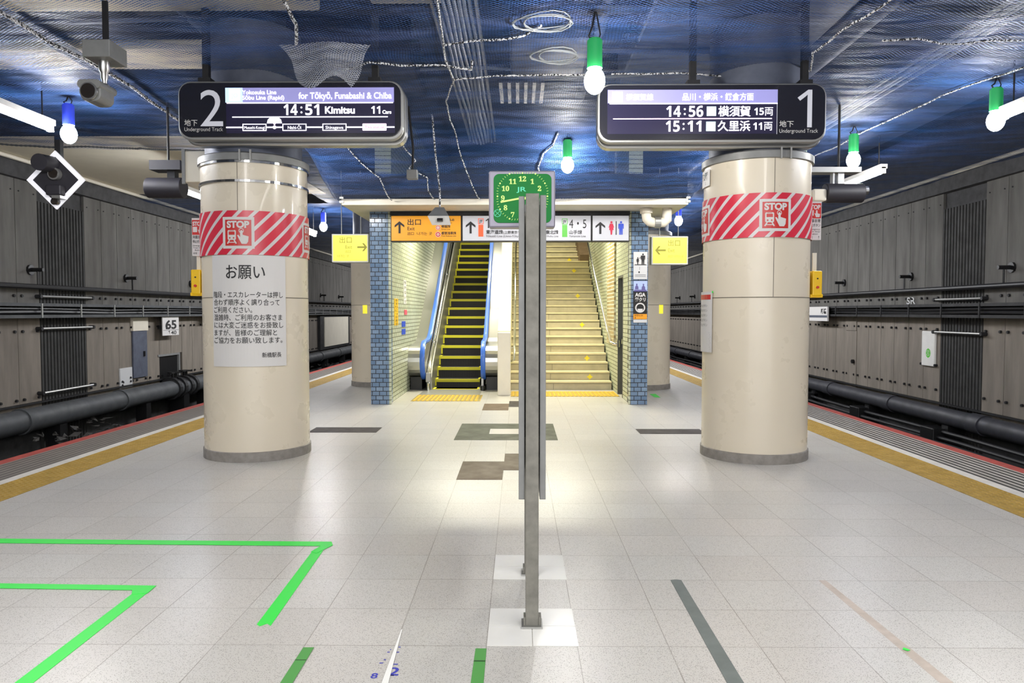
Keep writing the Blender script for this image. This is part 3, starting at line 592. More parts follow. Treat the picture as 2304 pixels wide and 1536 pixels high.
rope([(-4.15, 5.0), (-4.13, 5.86), (-4.16, 6.57), (-4.12, 6.97), (-4.12, 7.93), (-4.19, 8.95), (-4.2, 10.5)], 'white rope lacing two nets together at upper left', .016)
rope([(.30, 10.9), (.3, 10.52), (.27, 10.31), (.33, 10.11), (.46, 9.96), (.51, 9.67)], 'thin white rope above the clock', .01)
rope([(-.67, 6.65), (-.3, 6.52), (.05, 6.4), (.19, 6.21)], 'thin rope from the middle rope to the coiled cord', .009)
for cx, cy, rx, ry, lab in ((.21, 6.12, .22, .18, 'coil of white cord lying on the net at top centre'), (.34, 6.9, .2, .17, 'coil of white cord lying on the net just left of the nearest lamp')):
    P = [(cx + rx * (1 + .22 * math.sin(k * .23)) * math.cos(k * .45), cy + ry * (1 + .25 * math.cos(k * .31)) * math.sin(k * .45)) for k in range(64)]
    tag(MB().tube([(x, y, netw(x, y) - .035 - .01 * math.sin(i * .6)) for i, (x, y) in enumerate(P)], .005, 6).build('cord_coil', 'cable', None, smooth=True), lab, 'cord')

# ------------------------------------------------------------------ round columns
def rr(x0, z0, x1, z1, r, n=6):
    return Art(False).rrect(x0, z0, x1, z1, r, n).V
def column(c, r, lab, near=True, seam=0.0, rings=False):
    t = thing('platform_column', lab, 'column', (c[0], c[1], 0))
    zt = 3.0
    MB().lathe([(r - .012, .1), (r - .012, 1.645), (r - .018, 1.648), (r - .018, 1.652), (r - .012, 1.655), (r - .012, zt)], c, 72).build('shaft', 'column_stone', t, smooth=True)
    MB().lathe([(r, 0), (r, .095), (r - .012, .10)], c, 72).build('plinth', 'plinth_stone', t, smooth=True)
    MB().lathe([(r - .012, zt), (r + .012, zt + .005), (r + .012, zt + .07), (r - .01, zt + .085), (r - .05, zt + .085)], c, 72).build('collar', 'grey_paint', t, smooth=True)
    MB().lathe([(r - .06, zt), (r - .06, 4.4 if near else 3.9)], c, 48).build('neck', 'duct', t, smooth=True)
    MB().lathe([(r - .009, 1.647), (r - .009, 1.653)], c, 72).build('joint', 'seam', t)
    for a in (seam, seam + 2.1, seam - 2.1):
        x, y = c[0] + (r - .012) * math.sin(a), c[1] - (r - .012) * math.cos(a); d = .0025
        MB().box(x - d, x + d, y - .002, y + .004, 1.655, zt).build('joint', 'seam', t)
    if rings:
        for z in (2.99, 2.80): MB().lathe([(r - .014, z - .012), (r + .004, z - .012), (r + .004, z + .012), (r - .014, z + .012)], c, 72).build('metal_band', 'chrome', t, smooth=False)
    if near:
        for a in (.1, .28):
            x, y = c[0] + (r + .02) * math.sin(a), c[1] - (r + .02) * math.cos(a); MB().box(x - .008, x + .008, y - .008, y + .008, zt - .01, zt + .10).build('clamp', 'steel_dull', t)
    return t
cL, rL, cR, rR = (-2.798, 7.749), .546, (2.477, 7.692), .544
column(cL, rL, 'near left round cream column under the departure sign for track two', True, R(2), True)
column(cR, rR, 'near right round cream column under the departure sign for track one', True, R(.6))
column((-2.93, 15.1), .55, 'far left round cream column behind the blue tiled pillar and yellow exit sign', False, R(40))
column((2.47, 14.6), .55, 'far right round cream column behind the poster pillar', False, R(-40))
for c, a, lab in (((-2.93, 15.1), -.16, 'small yellow sticker on the far left column'), ((2.47, 14.6), .29, 'small yellow sticker on the far right column')):
    s = Art(False).rect(a - .05, 1.48, a + .05, 1.65).put('sticker', 'exit_glow', None, column_map(c, .54), .003); tag(s, lab, 'sticker')
def stop_art(f, u0, z0, s, t):
    """square STOP pictogram panel, lower left corner u0, z0, side s"""
    Art(False).grid(u0 - .11 * s, z0 - .11 * s, u0 + 1.11 * s, z0 + 1.11 * s, 6).put('panel_border', 'paper', t, f, .003)
    Art(False).grid(u0, z0, u0 + s, z0 + s, 6).put('panel', 'sign_red', t, f, .005)
    P = lambda x, y: (u0 + x * s, z0 + y * s)
    a = Art(False); a.text('STOP', *P(.5, .70), .35 * s, .86 * s, 'C', .05)
    a.rrect(*P(.10, .22), *P(.43, .60), .05 * s); a.line(*P(.18, .22), *P(.09, .08), .05 * s); a.line(*P(.35, .22), *P(.44, .08), .05 * s); a.line(*P(.14, .13), *P(.39, .13), .03 * s)
    a.rrect(*P(.585, .30), *P(.68, .60), .045 * s); a.poly([P(.47, .40), P(.52, .42), P(.585, .33), P(.68, .42), P(.90, .36), P(.88, .16), P(.82, .07), P(.64, .07), P(.56, .22)]); a.ring(*P(.63, .58), .07 * s, .095 * s, 20)
    a.put('pictogram', 'paper', t, f, .007)
    b = Art(False); b.rect(*P(.15, .42), *P(.38, .54)); b.disc(*P(.19, .30), .03 * s, 12); b.disc(*P(.34, .30), .03 * s, 12); b.rect(*P(.18, .565), *P(.35, .58)); b.put('pictogram_detail', 'sign_red', t, f, .009)
def wrap(c, r, z0, z1, us, lab):
    t = thing('stop_wrap', lab, 'safety sign', (c[0], c[1], z0)); mb = MB(); uv = []; n = 96
    for k in range(n + 1):
        a = -PI + 2 * PI * k / n
        for z in (z0, z1): mb.V.append((c[0] + (r + .001) * math.sin(a), c[1] - (r + .001) * math.cos(a), z)); uv.append((a * r, z))
    mb.F = [(2 * k, 2 * k + 2, 2 * k + 3, 2 * k + 1) for k in range(n)]
    mb.build('striped_band', 'stop_stripes', t, smooth=True, uv=uv)
    f = column_map(c, r)
    for u in us: stop_art(f, u, (z0 + z1) / 2 - .13, .255, t)
wrap(cL, rL, 2.073, 2.507, (-.104, .76, -.97), 'red and white striped wrap with STOP panel round the near left column')
wrap(cR, rR, 2.235, 2.665, (-.112, -.98, .75), 'red and white striped wrap with STOP panel round the near right column')
# notice on the left column
f = column_map(cL, rL)
t = thing('notice_poster', 'white paper notice with black Japanese text on the near left column', 'notice', (cL[0], cL[1] - rL, .96))
mb = MB(); n = 24
for k in range(n + 1):
    u = -.272 + .754 * k / n
    for z, l in ((.962, -.01), (.962, .004), (2.068, .004), (2.068, -.01)): mb.V.append(f(u, z, l))
mb.F = [(4 * k + a, 4 * k + 4 + a, 4 * k + 4 + (a + 1) % 4, 4 * k + (a + 1) % 4) for k in range(n) for a in range(4)] + [(0, 1, 2, 3), (4 * n + 3, 4 * n + 2, 4 * n + 1, 4 * n)]
mb.build('paper_sheet', 'paper', t)
a = Art(False); a.text('お願い', .085, 1.845, .155, .375, 'C', .008)
for i, (s, w) in enumerate((('階段・エスカレーターは押し', .70), ('合わず順序よく譲り合って', .665), ('ご利用ください。', .40), ('混雑時、ご利用のお客さま', .69), ('には大変ご迷惑をお掛致し', .70), ('ますが、皆様のご理解と', .635), ('ご協力をお願い致します。', .69))):
    a.text(s, -.252, 1.652 - .0755 * i, .068, w, 'L', .004)
a.text('新橋駅長', .425, 1.055, .055, .19, 'R', .004); a.put('lettering', 'ink', t, f, .007)
# notice and sticker on the right column
f = column_map(cR, rR)
t = thing('paper_notice', 'white paper notice with a red header on the left flank of the near right column', 'notice', (cR[0] - rR, cR[1], 1.09))
Art(False).grid(-1.05, 1.09, -.635, 1.715, 8).put('paper_sheet', 'paper', t, f, .004); Art(False).grid(-1.03, 1.635, -.66, 1.685, 6).put('header', 'sign_red', t, f, .006)
a = Art(False)
for i in range(5): a.text('・・停止ボタン', -.98, 1.56 - .05 * i, .032, .26)
for i in range(9): a.rect(-1.02, 1.29 - .021 * i, -.68 + .01 * (i % 3), 1.296 - .021 * i)
a.put('lettering', 'ink_grey', t, f, .006)
Art(False).rect(-.64, 1.70, -.62, 1.72).put('pin_tape', 'tape_green', t, f, .006)
t = thing('number_sticker', 'small white sticker with black characters at the top left of the near right column', 'sticker', (cR[0] - rR, cR[1], 2.83))
Art(False).grid(-.95, 2.80, -.70, 2.97, 5).put('paper_sheet', 'paper', t, f, .004); Art(False).text('下2階', -.93, 2.875, .085, .19, bold=.02).text('2', -.8, 2.82, .04).put('lettering', 'ink', t, f, .006)
# side boxes and plates on the near columns
def button_box(x, y, z, sgn, lab):
    t = thing('emergency_box', lab, 'emergency button', (x, y, z)); MB().box(x - .05, x + .05, y - .09, y + .09, z, z + .26).build('case', 'yellow_box', t, bevel=.012)
    MB().box(x - .065, x + .065, y - .075, y + .075, z - .015, z + .02).build('base', 'yellow_box', t, bevel=.006)
    MB().cyl((x, y - .088, z + .09), (x, y - .105, z + .09), .014, 12).build('button', 'sign_red', t); MB().cyl((x, y - .088, z + .18), (x, y - .097, z + .18), .008, 10).build('screw', 'ink', t)
    MB().box(x - .02, x + .02, y - .01, y + .01, z + .26, z + .45).build('cable_cover', 'cream_paint', t)
button_box(-3.385, 7.70, 1.69, -1, 'yellow emergency button box on the left flank of the near left column')
button_box(3.075, 7.65, 1.67, 1, 'yellow emergency button box on the right flank of the near right column')
def stop_plate(x0, x1, y, z0, z1, lab):
    t = thing('stop_plate', lab, 'safety sign', ((x0 + x1) / 2, y, z0)); MB().box(x0, x1, y, y + .015, z0, z1).build('plate', 'paper', t, bevel=.004)
    MB().box(x0 + .0, x0 + .04, y + .015, y + .05, (z0 + z1) / 2, (z0 + z1) / 2 + .05).build('bracket', 'steel_dull', t)
    w = x1 - x0; f = lambda u, v, l: (x0 + u * w, y - l, z0 + v * (z1 - z0))
    Art(False).rect(.04, .56, .96, .95).put('panel', 'sign_red', t, f, .002); a = Art(False); a.text('STOP', .5, .80, .15, .82, 'C', .05); a.rect(.10, .63, .45, .77); a.poly([(.5, .70), (.6, .68), (.62, .77), (.70, .77), (.72, .69), (.9, .67), (.85, .59), (.62, .59)]); a.put('lettering', 'paper', t, f, .003)
    b = Art(False); b.text('列車非常', .5, .46, .10, .85, 'C', .01).text('停止ボタン', .5, .35, .09, .85, 'C', .01).text('Emergency', .5, .26, .055, .8, 'C').text('Train Stop', .5, .20, .055, .8, 'C').text('Button', .5, .14, .055, .5, 'C').text('非常', .1, .05, .06, .3).arrow(.82, .07, .08, 'U'); b.put('lettering', 'ink', t, f, .003)
stop_plate(-3.42, -3.29, 7.62, 2.09, 2.485, 'small white STOP plate on the left flank of the near left column')
stop_plate(2.955, 3.105, 7.56, 2.245, 2.64, 'small white STOP plate on the right flank of the near right column')

# ------------------------------------------------------------------ departure displays
def display(x0, x1, z0, z1, lab, hang):
    Y = 7.05; t = thing('departure_display', lab, 'departure display', ((x0 + x1) / 2, Y + .12, z0))
    MB().prismy(rr(x0 + .0, z0 - .005, x1, z1, .125), Y + .02, Y + .10).build('frame', 'steel_dull', t, bevel=.012)
    MB().prismy(rr(x0 + .02, z0 + .02, x1 - .02, z1 - .02, .11), Y, Y + .03).build('front_glass', 'black_gloss', t, bevel=.006)
    MB().prismy(rr(x0 + .03, z0 + .0, x1 - .03, z1 - .02, .11), Y + .095, Y + .15).build('gasket', 'black', t)
    MB().prismy(rr(x0 + .01, z0 - .03, x1 + .01, z1 - .01, .125), Y + .145, Y + .27).build('rear_casing', 'steel', t, bevel=.012)
    for x in hang:
        p = MB().box(x - .03, x + .03, Y + .10, Y + .16, z1 - .03, 4.6).build('hanger', 'dark_steel', t); MB().box(x - .06, x + .06, Y + .07, Y + .2, z1 - .02, z1 + .05).build('hanger_cap', 'dark_steel', t)
    return t
t = display(-3.286, -1.115, 3.165, 3.722, 'departure display reading 2 and Kimitsu over the near left column', (-3.05, -1.4))
f = planey(397, 181, -3.286, 3.722, .00427, .00422, 7.05)
A = lambda: Art(True)
A().rect(508, 196, 888, 300).put('screen', 'screen_dark', t, f, .002)
A().rect(507, 198, 886, 231).put('header_strip', 'led_lilac', t, f, .004); A().rect(507, 198, 546, 231).put('header_glow', 'led_cyan', t, f, .005)
A().rect(516, 201, 540, 227).rect(510, 231, 884, 233.5).put('icon_tile', 'led_white', t, f, .007)
A().text('JO', 528, 220, 13, 15, 'C', .03).put('icon_lettering', 'led_cyan', t, f, .009)
a = A(); a.text('Yokosuka Line', 545, 212.7, 13, 77, bold=.012).text('Sōbu Line (Rapid)', 545.5, 224.7, 13, 94, bold=.012).text('for Tōkyō, Funabashi & Chiba', 672, 223, 20, 209, bold=.014)
bd = lambda s: ''.join(chr(0x1d7ec + int(q)) if q.isdigit() else q for q in s)
def clock_text(a, s, x0, x1, y):
    w = (x1 - x0); h, m = s.split(':'); dg = bd
    return a.text(dg(h), x0, y, 34, w * .39).text(dg(m), x1, y, 34, w * .39, 'R').disc(x0 + w * .5, y - 6, 2.2, 10).disc(x0 + w * .5, y - 17, 2.2, 10)
clock_text(a, '14:51', 638, 718, 259.6); a.text('Kimitsu', 731, 256, 22, 67, bold=.03).text(bd('11'), 835, 257, 24, 20).text('Cars', 860, 257, 11, 20, bold=.03)
a.rect(522, 262.7, 872, 265).rect(508, 285.5, 546, 288.5).rect(599, 285.5, 636, 288.5).rect(689, 285.5, 726, 288.5).rect(779, 285.5, 816, 288.5).rect(869, 285.5, 887, 288.5)
for x in (545, 635, 725): a.frame(x, 279, x + 54, 295, 1.8)
a.text('Musashi-Kosugi', 572, 290.5, 9, 46, 'C').text('Nishi-Ōi', 662, 291, 10, 30, 'C').text('Shinagawa', 752, 291, 10, 40, 'C')
a.poly([(600, 278), (602, 270), (607, 265.5), (627, 265.5), (632, 270), (634, 278)]); a.disc(617, 287, 4, 14); a.put('lettering', 'led_white', t, f, .007)
A().rrect(815, 279, 869, 295, 2).poly([(614, 278.5), (620, 278.5), (617, 283)]).put('current_station', 'led_pink', t, f, .007); A().text('This station', 842, 290, 8, 44, 'C').put('current_lettering', 'sign_pink', t, f, .009)
a = A(); a.text('2', 450, 284, 118, 51, bold=.0).put('number', 'sign_number', t, f, .004)
a = A(); a.text('地下', 413.5, 282, 15.5, 29.5, bold=.01).text('Underground Track', 413.5, 295, 12.5, 87).put('lettering', 'paper', t, f, .004)

t = display(.749, 2.935, 3.13, 3.687, 'departure display with a big 1 over the near right column', (1.68, 2.76))
f = planey(1345, 187, .749, 3.687, .00422, .0042, 7.05)
A().rect(1367, 202, 1751, 302).put('screen', 'screen_dark', t, f, .002); A().rect(1367.5, 203, 1750.5, 233).put('header_strip', 'led_lilac', t, f, .004)
A().rect(1377.6, 207.5, 1401, 231).rect(1372, 233, 1750, 235.5).put('icon_tile', 'led_white', t, f, .007); A().text('JO', 1389.3, 224, 13, 15, 'C', .03).put('icon_lettering', 'led_cyan', t, f, .009)
a = A(); a.text('横須賀線', 1408.5, 225.5, 16, 62, bold=.01).text('品川・横浜・鎌倉方面', 1536, 226, 18, 160, bold=.01)
clock_text(a, '14:56', 1500, 1583, 263.7).text('横須賀', 1617, 261, 25, 73, bold=.015).text(bd('15') + '両', 1698, 260, 22, 42)
clock_text(a, '15:11', 1499, 1579, 297).text('久里浜', 1616, 294, 25, 73, bold=.015).text(bd('11') + '両', 1696, 293, 22, 43).put('lettering', 'led_white', t, f, .007)
A().rect(1380, 267, 1738, 269.2).put('dividing_line', 'led_pink', t, f, .006); A().rect(1591, 241, 1612, 262).rect(1590, 275, 1611, 296).put('service_tile', 'led_pale', t, f, .006)
a = A(); a.text('快速', 1601.5, 254, 9, 17, 'C').text('普通', 1600.5, 288, 9, 17, 'C').put('service_lettering', 'led_white', t, f, .008)
A().text('1', 1795, 288, 118, 33).rect(1748.8, 203, 1750, 303).put('number', 'sign_number', t, f, .004)
a = A(); a.text('地下', 1755, 286, 15.5, 32, bold=.01).text('Underground Track', 1755, 300, 12.5, 87).put('lettering', 'paper', t, f, .004)

# ------------------------------------------------------------------ stair block: pillars, soffit, guide signs
def pillar(x0, x1, lab):
    t = thing('tiled_pillar', lab, 'pillar', ((x0 + x1) / 2, 12.0, 0)); MB().box(x0, x1, 11.85, 12.2, 0.0, 3.13).build('shaft', 'blue_brick', t)
    return t
pillar(-2.42, -2.125, 'blue brick tiled pillar left of the escalator'); pillar(1.815, 2.085, 'blue brick tiled pillar right of the stairs carrying posters')
struct('wall_stairwell_left', MB().box(-2.40, -2.13, 12.2, 26, 0, 8).box(-2.125, -2.095, 11.86, 11.93, 0, 3.13), 'cream_brick')
w = struct('wall_stairwell_right', MB().box(1.82, 2.05, 12.2, 12.81, 0, 8).box(1.82, 2.05, 13.44, 26, 0, 8).box(1.82, 2.05, 12.81, 13.44, 2.16, 8).box(1.79, 1.815, 11.86, 11.93, 0, 3.13), 'cream_brick')
MB().box(1.785, 1.825, 13.75, 14.85, 0.9, 5).build('brick_pier', 'brown_brick', w)['kind'] = 'structure'
sf = struct('ceiling_soffit', MB().box(-2.69, 2.55, 11.1, 12.25, 3.13, 3.22).box(-2.69, -2.40, 12.25, 30, 3.13, 3.6).box(2.05, 2.55, 12.25, 30, 3.13, 3.6), 'cream_paint')
MB().box(-2.69, 2.55, 11.14, 12.25, 3.22, 3.6).build('fascia', 'ceiling_dark', sf)['kind'] = 'structure'
MB().box(-2.72, -2.66, 11.08, 30, 3.16, 3.19).box(2.52, 2.58, 11.08, 30, 3.16, 3.19).box(-2.72, -2.66, 11.08, 30, 3.22, 3.25).box(2.52, 2.58, 11.08, 30, 3.22, 3.25).build('edge_molding', 'steel_dull', sf)['kind'] = 'structure'
struct('ceiling_stairwell', MB().add([(-2.4, 12.25, 3.6), (2.05, 12.25, 3.6), (2.05, 15, 4.0), (-2.4, 15, 4.0), (-2.4, 26, 9.5), (2.05, 26, 9.5)], [(0, 1, 2, 3), (3, 2, 5, 4)]), 'cream_paint')
struct('wall_stairwell_end', MB().box(-2.4, 2.05, 26, 26.2, 0, 9.6), 'cream_brick_face')
Z = lambda y: 3.068 - (y - 484) * .00715
Xg = lambda x: -2.064 + (x - 880) * .00716
tb = tag(MB().box(Xg(878), Xg(1417), 11.80, 11.92, Z(484), 3.13).build('sign_beam', 'dark_steel', None), 'dark steel beam above the row of guide signs', 'beam')
f = planey(880, 484, -2.064, 3.068, .00716, .00715, 11.75)
def gsign(xa, xb, lab, face):
    t = thing('guide_sign', lab, 'guide sign', ((Xg(xa) + Xg(xb)) / 2, 11.8, Z(544))); MB().box(Xg(xa), Xg(xb), 11.76, 11.92, Z(544), Z(484.2)).build('case', 'dark_steel', t)
    MB().box(Xg(xa + 1.6), Xg(xb - 1.6), 11.752, 11.765, Z(542), Z(486.6)).build('face', face, t, bevel=.004); return t
t = gsign(880, 1039, 'orange yellow exit guide sign with an up arrow over the escalator', 'guide_yellow')
a = A(); a.arrow(900, 512, 27, 'U').text('出口', 918, 506, 15, 30, bold=.01).text('Exit', 918, 518.6, 11.5, 16).text('出口', 918, 529, 8, 14).text('나가는 곳', 939, 529, 8, 34)
a.text('ゆりかもめ', 994, 498, 6.5, 29, bold=.02).text('Yurikamome', 994, 503.5, 4.5, 24).text('銀座線', 994, 512.8, 7, 20, bold=.02).text('Ginza Line', 994, 518, 4.5, 20).text('都営浅草線', 994, 527.8, 7, 33, bold=.02).text('Toei Asakusa Line', 994, 533, 4.5, 33); a.put('lettering', 'ink', t, f, .004)
A().ring(986.5, 528, 3, 5.4, 20).disc(986.5, 528, 1.3, 10).ring(986.5, 513, 3.2, 4.6, 20).disc(986.5, 513, 1, 8).put('line_symbol', 'sign_red', t, f, .006); A().disc(986.5, 528, 6.2, 20).disc(986.5, 513, 5.4, 20).put('symbol_disc', 'paper', t, f, .004)
t = gsign(1040, 1330, 'long white guide sign for train lines behind the clock', 'guide_white')
a = A(); a.arrow(1059.6, 512.5, 27, 'U').text('1', 1093, 514, 30, 8).text('・2', 1102, 514, 30, 24).text('東海道線', 1094, 526.5, 9.8, 38, bold=.02).text('(上野東京ライン)', 1133, 526.5, 7.5, 56, bold=.01).text('Tōkaidō Line (Ueno-Tōkyō Line)', 1094, 534.3, 6.6, 92)
a.text('3・6', 1209, 514.4, 28, 38).text('京浜東北線', 1209, 527, 9.8, 47, bold=.02).text('Keihin-Tōhoku Line', 1209, 534.4, 6.6, 47).text('4・5', 1280, 514.4, 28, 38.5).text('山手線', 1280, 527, 9.8, 29, bold=.01).text('Yamanote Line', 1280, 534.4, 6.6, 37).text('JT', 1082.6, 501.5, 8, 7, 'C', .03).text('JY', 1270, 502.5, 8, 8, 'C', .03).text('JK', 1199, 502, 8, 8, 'C', .03); a.put('lettering', 'ink', t, f, .006)
A().rect(1077, 506.5, 1088, 533).frame(1076.5, 492.5, 1088.5, 505, 1.2).put('line_bar', 'guide_orange', t, f, .004, ); A().rect(1264.5, 507, 1276, 534).frame(1264, 493, 1276.5, 506, 1.2).put('line_bar', 'guide_green', t, f, .004); A().rect(1194, 507, 1204, 534).put('line_bar', 'led_cyan', t, f, .004)
t = gsign(1331, 1415, 'white toilet guide sign with red and blue figures over the stairs', 'guide_white')
A().arrow(1349.8, 514, 27, 'U').rect(1384.3, 499, 1386.2, 529.5).put('arrow', 'ink', t, f, .004)
def figure(a, x, y0, h, dress=False):
    s = h / 30.0; a.disc(x, y0 + 2.6 * s, 2.5 * s, 16)
    if dress: a.poly([(x - 3.2 * s, y0 + 5.6 * s), (x + 3.2 * s, y0 + 5.6 * s), (x + 6 * s, y0 + 14 * s), (x + 4.6 * s, y0 + 15 * s), (x + 3.2 * s, y0 + 10 * s), (x + 5 * s, y0 + 19.5 * s), (x + 2.6 * s, y0 + 19.5 * s), (x + 1.6 * s, y0 + 30 * s), (x - 1.6 * s, y0 + 30 * s), (x - 2.6 * s, y0 + 19.5 * s), (x - 5 * s, y0 + 19.5 * s), (x - 3.2 * s, y0 + 10 * s), (x - 4.6 * s, y0 + 15 * s), (x - 6 * s, y0 + 14 * s)])
    else: a.poly([(x - 5 * s, y0 + 5.6 * s), (x + 5 * s, y0 + 5.6 * s), (x + 6 * s, y0 + 7 * s), (x + 6 * s, y0 + 17 * s), (x + 4.4 * s, y0 + 17 * s), (x + 4 * s, y0 + 9 * s), (x + 3.6 * s, y0 + 30 * s), (x + .6 * s, y0 + 30 * s), (x, y0 + 18 * s), (x - .6 * s, y0 + 30 * s), (x - 3.6 * s, y0 + 30 * s), (x - 4 * s, y0 + 9 * s), (x - 4.4 * s, y0 + 17 * s), (x - 6 * s, y0 + 17 * s), (x - 6 * s, y0 + 7 * s)])
    return a
figure(A(), 1374.5, 498.8, 30.2, True).put('woman_figure', 'wc_red', t, f, .004); figure(A(), 1396, 498.8, 30.2).put('man_figure', 'wc_blue', t, f, .004)
# yellow side exit signs
def exit_sign(x0, x1, z0, z1, Y, lab, arrow):
    t = thing('exit_sign', lab, 'exit sign', ((x0 + x1) / 2, Y + .1, z0)); MB().box(x0, x1, Y, Y + .2, z0, z1).build('case', 'white_paint', t, bevel=.01); MB().box(x0 + .025, x1 - .02, Y - .008, Y + .01, z0 + .025, z1 - .025).build('face', 'exit_glow', t)
    for x in (x0 + .15, x1 - .15): MB().cyl((x, Y + .1, z1), (x, Y + .1, 3.95), .008, 8).build('hanger', 'steel_dull', t)
    f = lambda u, v, l: (x0 + u, Y - .008 - l, z0 + v); w = x1 - x0
    if arrow == 'L': Art(False).arrow(.15, .24, .18, 'L').text('出口', .28, .32, .115, .20).text('Exit', .28, .21, .085, .11).text('出口 나가는 곳', .28, .12, .05, .26).put('lettering', 'exit_ink', t, f, .003)
    else: Art(False).text('出口', .14, .34, .115, .21).text('Exit', .24, .235, .085, .115).text('出口', .24, .17, .05, .09).text('나가는 곳', .10, .09, .05, .2).arrow(.53, .26, .17, 'R').put('lettering', 'exit_ink', t, f, .003)
exit_sign(-3.234, -2.60, 2.366, 2.855, 12.6, 'yellow exit sign left of the blue tiled pillars', 'R'); exit_sign(2.237, 2.856, 2.311, 2.791, 12.4, 'yellow exit sign with a left arrow at right of the poster pillar', 'L')
# posters on the right pillar
Xp = lambda x: 1.844 + (x - 1428) * .00718
Zp = lambda y: 2.478 - (y - 565) * .00708
f = planey(1428, 565, 1.844, 2.478, .00718, .00708, 11.845)
def poster(y0, y1, lab, base, x0=1428.5, x1=1459.5):
    t = thing('pillar_poster', lab, 'poster', ((Xp(x0) + Xp(x1)) / 2, 11.84, Zp(y1))); MB().box(Xp(x0), Xp(x1), 11.83, 11.848, Zp(y1), Zp(y0)).build('sheet', base, t); return t
fp = lambda x, y, l: f(x, y, l + .015)
t = poster(565, 595, 'white poster with a large and a small figure, topmost on the right pillar', 'paper'); figure(A(), 1449.5, 568.5, 25).rect(1431, 593.2, 1457, 594.6).put('adult_figure', 'ink', t, fp, .003); figure(A(), 1437.8, 577, 16.5, True).line(1440, 580, 1446, 577, 1).put('child_figure', 'ink', t, fp, .003)
t = poster(595.5, 627, 'white poster with a small dark drop, second from the top on the right pillar', 'paper_grey'); A().disc(1441, 611, 1.6, 10, 2.2).line(1442.6, 599, 1442.2, 606, .5).rect(1432, 617, 1456, 617.8).rect(1432, 620.5, 1456, 621.2).put('drop_mark', 'ink', t, fp, .003)
t = poster(631, 656, 'blue picture poster with two figures, third from the top on the right pillar', 'poster_sky', 1429)
def bust(a, x, y, s): return a.disc(x, y, 1.5 * s, 12, 1.9 * s).poly([(x - .6 * s, y + 1.5 * s), (x + .6 * s, y + 1.5 * s), (x + 3.2 * s, y + 4.5 * s), (x + 3.6 * s, y + 10 * s), (x - 3.6 * s, y + 10 * s), (x - 3.2 * s, y + 4.5 * s)])
bust(bust(A(), 1436, 639, 1.1), 1451, 639.5, 1.15).rect(1430, 651, 1458, 655).put('two_figures', 'poster_purple', t, fp, .003)
t = poster(654, 706, 'black poster reading AGA with a white ring on the right pillar', 'black', 1429); a = A(); a.text('AGA', 1444, 666.5, 12, 24, 'C', .04).text('髪クリ', 1444, 677, 9.5, 24, 'C', .04).ring(1444, 692, 8.4, 11.3, 32).poly([(1438, 694.5), (1450, 694.5), (1449, 699), (1444, 701), (1439, 699)]); a.put('lettering', 'paper', t, fp, .003)
t = poster(706.5, 718, 'orange strip below the black poster on the right pillar', 'poster_orange', 1429); A().text('女性もOK', 1431, 711.5, 5, 20).rect(1432, 714, 1434, 716).put('lettering', 'ink', t, fp, .003)
t = poster(719, 726, 'pale grey strip at the foot of the posters on the right pillar', 'paper_grey', 1429)
# elbow pipe at the right pillar top
t = tag(MB().tube([(1.99, 11.5, 3.13), (1.99, 11.5, 3.03), (2.0, 11.5, 2.965), (2.04, 11.5, 2.925), (2.10, 11.5, 2.91), (2.27, 11.5, 2.91), (2.31, 11.5, 2.94), (2.315, 11.5, 3.13)], .075, 16).build('elbow_pipe', 'cream_paint', None, smooth=True), 'cream elbow pipe under the soffit at the top of the right pillar', 'pipe')
MB().cyl((2.12, 11.5, 2.91), (2.21, 11.5, 2.91), .09, 16).build('coupling', 'steel_dull', t); MB().cyl((1.99, 11.5, 3.05), (1.99, 11.5, 3.125), .10, 16).build('flange', 'cream_paint', t)
# small floodlight in front of the exit guide sign
t = thing('floodlight', 'small grey floodlight hanging in front of the exit guide sign', 'floodlight', (-.985, 9.0, 2.56))
MB().add([(-1.04, 9.06, 2.80), (-.93, 9.06, 2.80), (-.93, 9.14, 2.80), (-1.04, 9.14, 2.80), (-1.12, 8.95, 2.68), (-.86, 8.95, 2.68), (-.86, 9.16, 2.66), (-1.12, 9.16, 2.66)], [(0, 1, 2, 3), (0, 4, 5, 1), (1, 5, 6, 2), (2, 6, 7, 3), (3, 7, 4, 0)]).build('shade', 'grey_paint', t)
MB().add([(-1.12, 8.95, 2.68), (-.86, 8.95, 2.68), (-.84, 8.99, 2.575), (-1.07, 8.99, 2.575)], [(0, 1, 2, 3)]).add([(-1.12, 8.97, 2.68), (-.86, 8.97, 2.68), (-.84, 9.01, 2.575), (-1.07, 9.01, 2.575)], [(3, 2, 1, 0)]).build('reflector', 'white_paint', t); MB().cyl((-1.0, 8.94, 2.63), (-.93, 8.94, 2.63), .022, 10).build('lamp', 'lens', t)
MB().tube([(-.985, 9.1, 2.8), (-.985, 9.12, 3.0), (-1.05, 9.2, 3.5), (-1.1, 9.3, 4.0)], .012, 6).build('cable', 'rope', t)
t = thing('ceiling_box', 'small pale box hanging from the net right of the left departure display', 'box', (-1.26, 8.6, 3.1)); MB().box(-1.315, -1.19, 8.56, 8.66, 3.06, 3.17).build('case', 'grey_paint', t, bevel=.01); MB().tube([(-1.25, 8.6, 3.17), (-1.24, 8.6, 3.4), (-1.3, 8.6, 3.95)], .015, 6).build('cable', 'cable_black', t)

